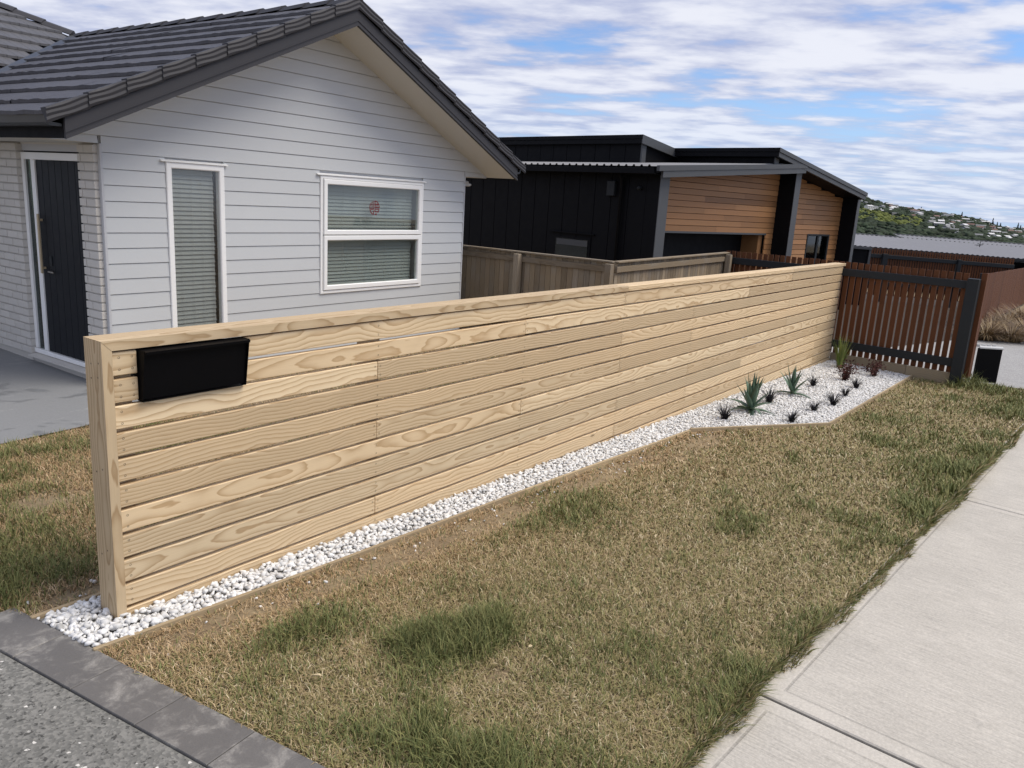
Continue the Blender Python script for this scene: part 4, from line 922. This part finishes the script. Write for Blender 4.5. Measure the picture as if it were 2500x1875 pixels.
up_ = thing('utility_pillar', 'knee-high black utility pillar with pale top and side in the grass', 'utility box', (11.32, -2.0, G(11.32, -2)), (0, 0, 0))
ua = Vector((11.225, -1.868)); ub = Vector((11.412, -2.128)); ud = (ub-ua).normalized(); un = Vector((-ud.y, ud.x))
def quadprism(name, pts, z0, z1, mat, par, taper=0):
    c = sum(pts, Vector((0, 0)))/len(pts); k = len(pts)
    V = [(p.x-c.x, p.y-c.y, z0-z0) for p in pts]+[((p.x-c.x)*(1-taper), (p.y-c.y)*(1-taper), z1-z0) for p in pts]
    return obj(name, V, [list(range(k)), list(range(2*k-1, k-1, -1))]+[[i, (i+1) % k, k+(i+1) % k, k+i] for i in range(k)], mat, par, (c.x, c.y, z0), fix=True)
quadprism('front_cover', [ua, ub, ub+un*.05, ua+un*.05], -1.50, -.985, BLKPL, up_); ub2 = ub+fh*.16+rh*.085; ua2 = ua+fh*.16+rh*.085
quadprism('body', [ua+un*.05+ud*.005, ub+un*.05, ub2, ua2], -1.50, -.992, LGREY, up_)
quadprism('lid', [ua-un*.004, ub-un*.004+ud*.01, ub2+rh*.01, ua2], -.984, -.966, LGREY, up_)
for k in range(4): p = ua+ud*(.05+k*.075)+un*.17; quadprism('lid_lug', [p, p+ud*.045, p+ud*.045+un*.02, p+un*.02], -.985, -.952, LGREY, up_)
BR = [np.array([.17, .105, .048]), np.array([.23, .155, .075]), np.array([.10, .06, .028]), np.array([.30, .22, .115])]
tus = [mesh_once('brown_tussock', blades(650, .45, .85, .0042, .45, 1.6, BR, 1.45, .16, 6, 100+i), LEAFM) for i in range(2)]
tp = [((17.35, -1.32), .75), ((17.75, -1.75), .72), ((18.6, -1.30), .78), ((18.45, -2.25), .74), ((19.7, -1.85), .8), ((20.9, -1.4), .85), ((19.2, -2.7), .8), ((21.6, -2.3), .9), ((23.2, -1.55), .9)]
for i, ((x, y), sc) in enumerate(tp):
    o = tus[i] if i < 2 else copy1(tus[i % 2], (0, 0, 0)); o.location = (x, y, G(x, y)-.02); o.rotation_euler = (0, 0, i*1.9); o.scale = (sc*1.6, sc*1.6, sc*.85)
    tag(o, 'shaggy brown tussock grass in front of the long red slat wall', 'plant', 'brown tussocks along the red wall')
for i, (x, y) in enumerate(((7.02, 3.1), (7.05, 3.6))):
    o = copy1(tus[i], (x, y, G(x, y)), i*2., .75); o.name = 'dry_grass_clump'; o.scale = (.45, .6, 1.05); tag(o, 'dry straggly grass clump against the paling fence beside the house corner', 'plant', 'dry grass by the palings')

# ================================================================== FAR HILLSIDE
def W(l, D, z): p = c2+fh*D+rh*l; return Vector((p.x, p.y, z))
# ridge profile at about 1200 m: lateral metres, height
rp = [(-300, 40), (100, 48), (330, 42), (430, 36), (502, 29.5), (524, 25), (548, 20), (587, 17), (616, 14), (653, 11), (677, 8), (690, 3), (715, -2), (741, -1), (900, -6), (1300, -14)]
rx, rz_ = [p[0] for p in rp], [p[1] for p in rp]
def hill_pt(l, f):            # l: lateral position measured at 1200 m, f: 0 base .. 1 ridge
    D = 760+440*f; zr = np.interp(l, rx, rz_); z = -17+(zr+17)*(f**.85); return l*D/1200., D, z
nl, nf = 90, 18; V = []; F = []
for j in range(nf+1):
    for i in range(nl+1):
        l = -300+1600*i/nl; a, D, z = hill_pt(l, j/nf); V.append(W(a, D, z+2.2*(fbm(np.array([l*.03]), np.array([j*.7]), 5)[0]-.5)))
for j in range(nf):
    for i in range(nl): F.append([j*(nl+1)+i, j*(nl+1)+i+1, (j+1)*(nl+1)+i+1, (j+1)*(nl+1)+i])
V2 = V[-(nl+1):]; k = len(V); V += [Vector((v.x+fh.x*250, v.y+fh.y*250, -30)) for v in V2]
F += [[nf*(nl+1)+i, nf*(nl+1)+i+1, k+i+1, k+i] for i in range(nl)]
tag(obj('hill', V, F, HILLG, None, (0, 0, 0), smooth=True, fix=True), kind='structure')
# trees that read as one mass
b = bmesh.new(); bmesh.ops.create_icosphere(b, subdivisions=2, radius=1); IV = np.array([v.co[:] for v in b.verts]); IF = np.array([[v.index for v in f.verts] for f in b.faces]); b.free()
shapes = [IV*(1+.42*(rng.uniform(-1, 1, (len(IV), 1)))) for _ in range(8)]
VV, TT, CC, nv = [], [], [], 0
occ = []
for _ in range(3600):
    l = rng.uniform(380, 800); f = rng.uniform(0.0, 1.0)**.9; a, D, z = hill_pt(l, f)
    lime = (l < 590 and .30 < f < .60) and rng.uniform() < .9
    s = rng.uniform(1.6, 3.8)*(.7 if lime else 1)*(1.25 if rng.uniform() > .93 else 1); V = shapes[rng.integers(8)]*s*np.array([1.25, 1.25, .85])
    p = W(a, D, z+s*.35); VV.append(V+np.array(p[:])); TT.append(IF+nv); nv += len(V)
    c = np.array([.105, .125, .030]) if lime else np.array([.022, .034, .018])*rng.uniform(.6, 1.5)
    CC.append(np.tile(c*rng.uniform(.85, 1.15), (len(V), 1))*(rng.uniform(.75, 1.25, (len(V), 1))))
tag(fast('hillside_trees', np.vstack(VV), np.vstack(TT), TREEM, np.vstack(CC)), 'dark green trees and scrub covering the far hillside', 'trees', kind='stuff')
HW = [plain('hill_house_white', (.72, .71, .68), .7), plain('hill_house_cream', (.50, .46, .38), .7), plain('hill_house_grey', (.30, .31, .32), .7)]
HR = [plain('hill_roof_pale', (.55, .55, .55), .6), plain('hill_roof_grey', (.16, .165, .17), .6), plain('hill_roof_red', (.15, .08, .065), .7)]
HN = ['white', 'cream', 'grey']; RN = ['pale', 'dark grey', 'rust red']
hm = {}
def hhouse(wi, ri, sh_):
    k = (wi, ri, sh_)
    if k in hm: return hm[k]
    Lh, Wd, H, rh_ = ((11, 8, 3.4, 2.0), (14, 8, 5.6, 1.6), (9, 9, 4.6, 2.4))[sh_]; V = []; F = []
    for z in (-3, H):
        V += [(-Lh/2, -Wd/2, z), (Lh/2, -Wd/2, z), (Lh/2, Wd/2, z), (-Lh/2, Wd/2, z)]
    F = [[i, (i+1) % 4, 4+(i+1) % 4, 4+i] for i in range(4)]
    e = .5; V += [(-Lh/2-e, -Wd/2-e, H), (Lh/2+e, -Wd/2-e, H), (Lh/2+e, Wd/2+e, H), (-Lh/2-e, Wd/2+e, H), (-Lh/2-e, 0, H+rh_), (Lh/2+e, 0, H+rh_)]
    R0 = [[8, 9, 13, 12], [10, 11, 12, 13], [8, 12, 11], [9, 10, 13], [8, 11, 10, 9]]
    k2 = len(V); Wn = []
    for fx in (-.32, 0, .32):
        for zz2 in ([.9] if H < 4 else [.9, 3.2]):
            i0 = len(V); x = fx*Lh; V += [(x-1, -Wd/2-.06, zz2), (x+1, -Wd/2-.06, zz2), (x+1, -Wd/2-.06, zz2+1.3), (x-1, -Wd/2-.06, zz2+1.3)]; Wn.append([i0, i0+1, i0+2, i0+3])
    me = mk('hill_house', V, F+R0+Wn, HW[wi]); me.materials.append(HR[ri]); me.materials.append(DARKIN)
    for i in range(len(F), len(F)+len(R0)): me.polygons[i].material_index = 1
    for i in range(len(F)+len(R0), len(me.polygons)): me.polygons[i].material_index = 2
    hm[k] = me; return me
face = math.atan2(fh.y, fh.x)-math.pi/2
cnt = 0; tries = 0; placed = []
while cnt < 120 and tries < 4000:
    tries += 1
    l = rng.uniform(475, 775); f = rng.uniform(.18, .99)
    if l < 600 and f < .60: continue
    a, D, z = hill_pt(l, f); p = W(a, D, z)
    if any((p-q).length < 13 for q in placed): continue
    placed.append(p); wi = rng.choice(3, p=[.55, .28, .17]); ri = rng.choice(3, p=[.42, .42, .16]); o = bpy.data.objects.new('hill_house', hhouse(int(wi), int(ri), int(rng.integers(3))))
    put(o, None, (p.x, p.y, p.z+.9)); o.rotation_euler = (0, 0, face+rng.uniform(-.7, .7)); s = rng.uniform(.42, .78); o.scale = (s, s, s)
    tag(o, 'tiny %s house with %s roof among trees on the far hillside' % (HN[wi], RN[ri]), 'house', '%s houses with %s roofs on the hill' % (HN[wi], RN[ri])); cnt += 1
def npine(l, f, h, i):
    a, D, z = hill_pt(l, f); p = W(a, D, z); th_ = thing('conifer', 'tall pointed conifer standing above the hill ridge against the sky', 'tree', (p.x, p.y, p.z), group='conifers on the hill ridge')
    VV, TT, CC, nv = [], [], [], 0
    for k in range(26):
        fz = k/25; r_ = h*.20*(1-fz)**.8+.2; z_ = h*(.12+.88*fz)
        for q in range(7):
            an = rng.uniform(0, 6.28); e1 = np.array([math.cos(an), math.sin(an), 0]); s1 = np.array([-e1[1], e1[0], 0])
            VV += [np.array([0, 0, z_+.4]), e1*r_*rng.uniform(.7, 1.1)+s1*.5+np.array([0, 0, z_-.5]), e1*r_*rng.uniform(.7, 1.1)-s1*.5+np.array([0, 0, z_-.3])]; TT.append([nv, nv+1, nv+2]); nv += 3; CC += [np.array([.016, .026, .016])*rng.uniform(.7, 1.3)]*3
    fast('crown', np.array(VV), TT, TREEM, np.array(CC), th_, (p.x, p.y, p.z)); tube('trunk', [p, p+Vector((0, 0, h*.6)), p+Vector((0, 0, h*.98))], [.35, .2, .05], SLEEP, th_, 6)
for i, (l, f, h) in enumerate(((646, .98, 9), (693, .97, 12), (700, .9, 9), (705, .9, 9), (731, .97, 11), (735, .95, 8), (585, .98, 7))): npine(l, f, h, i)
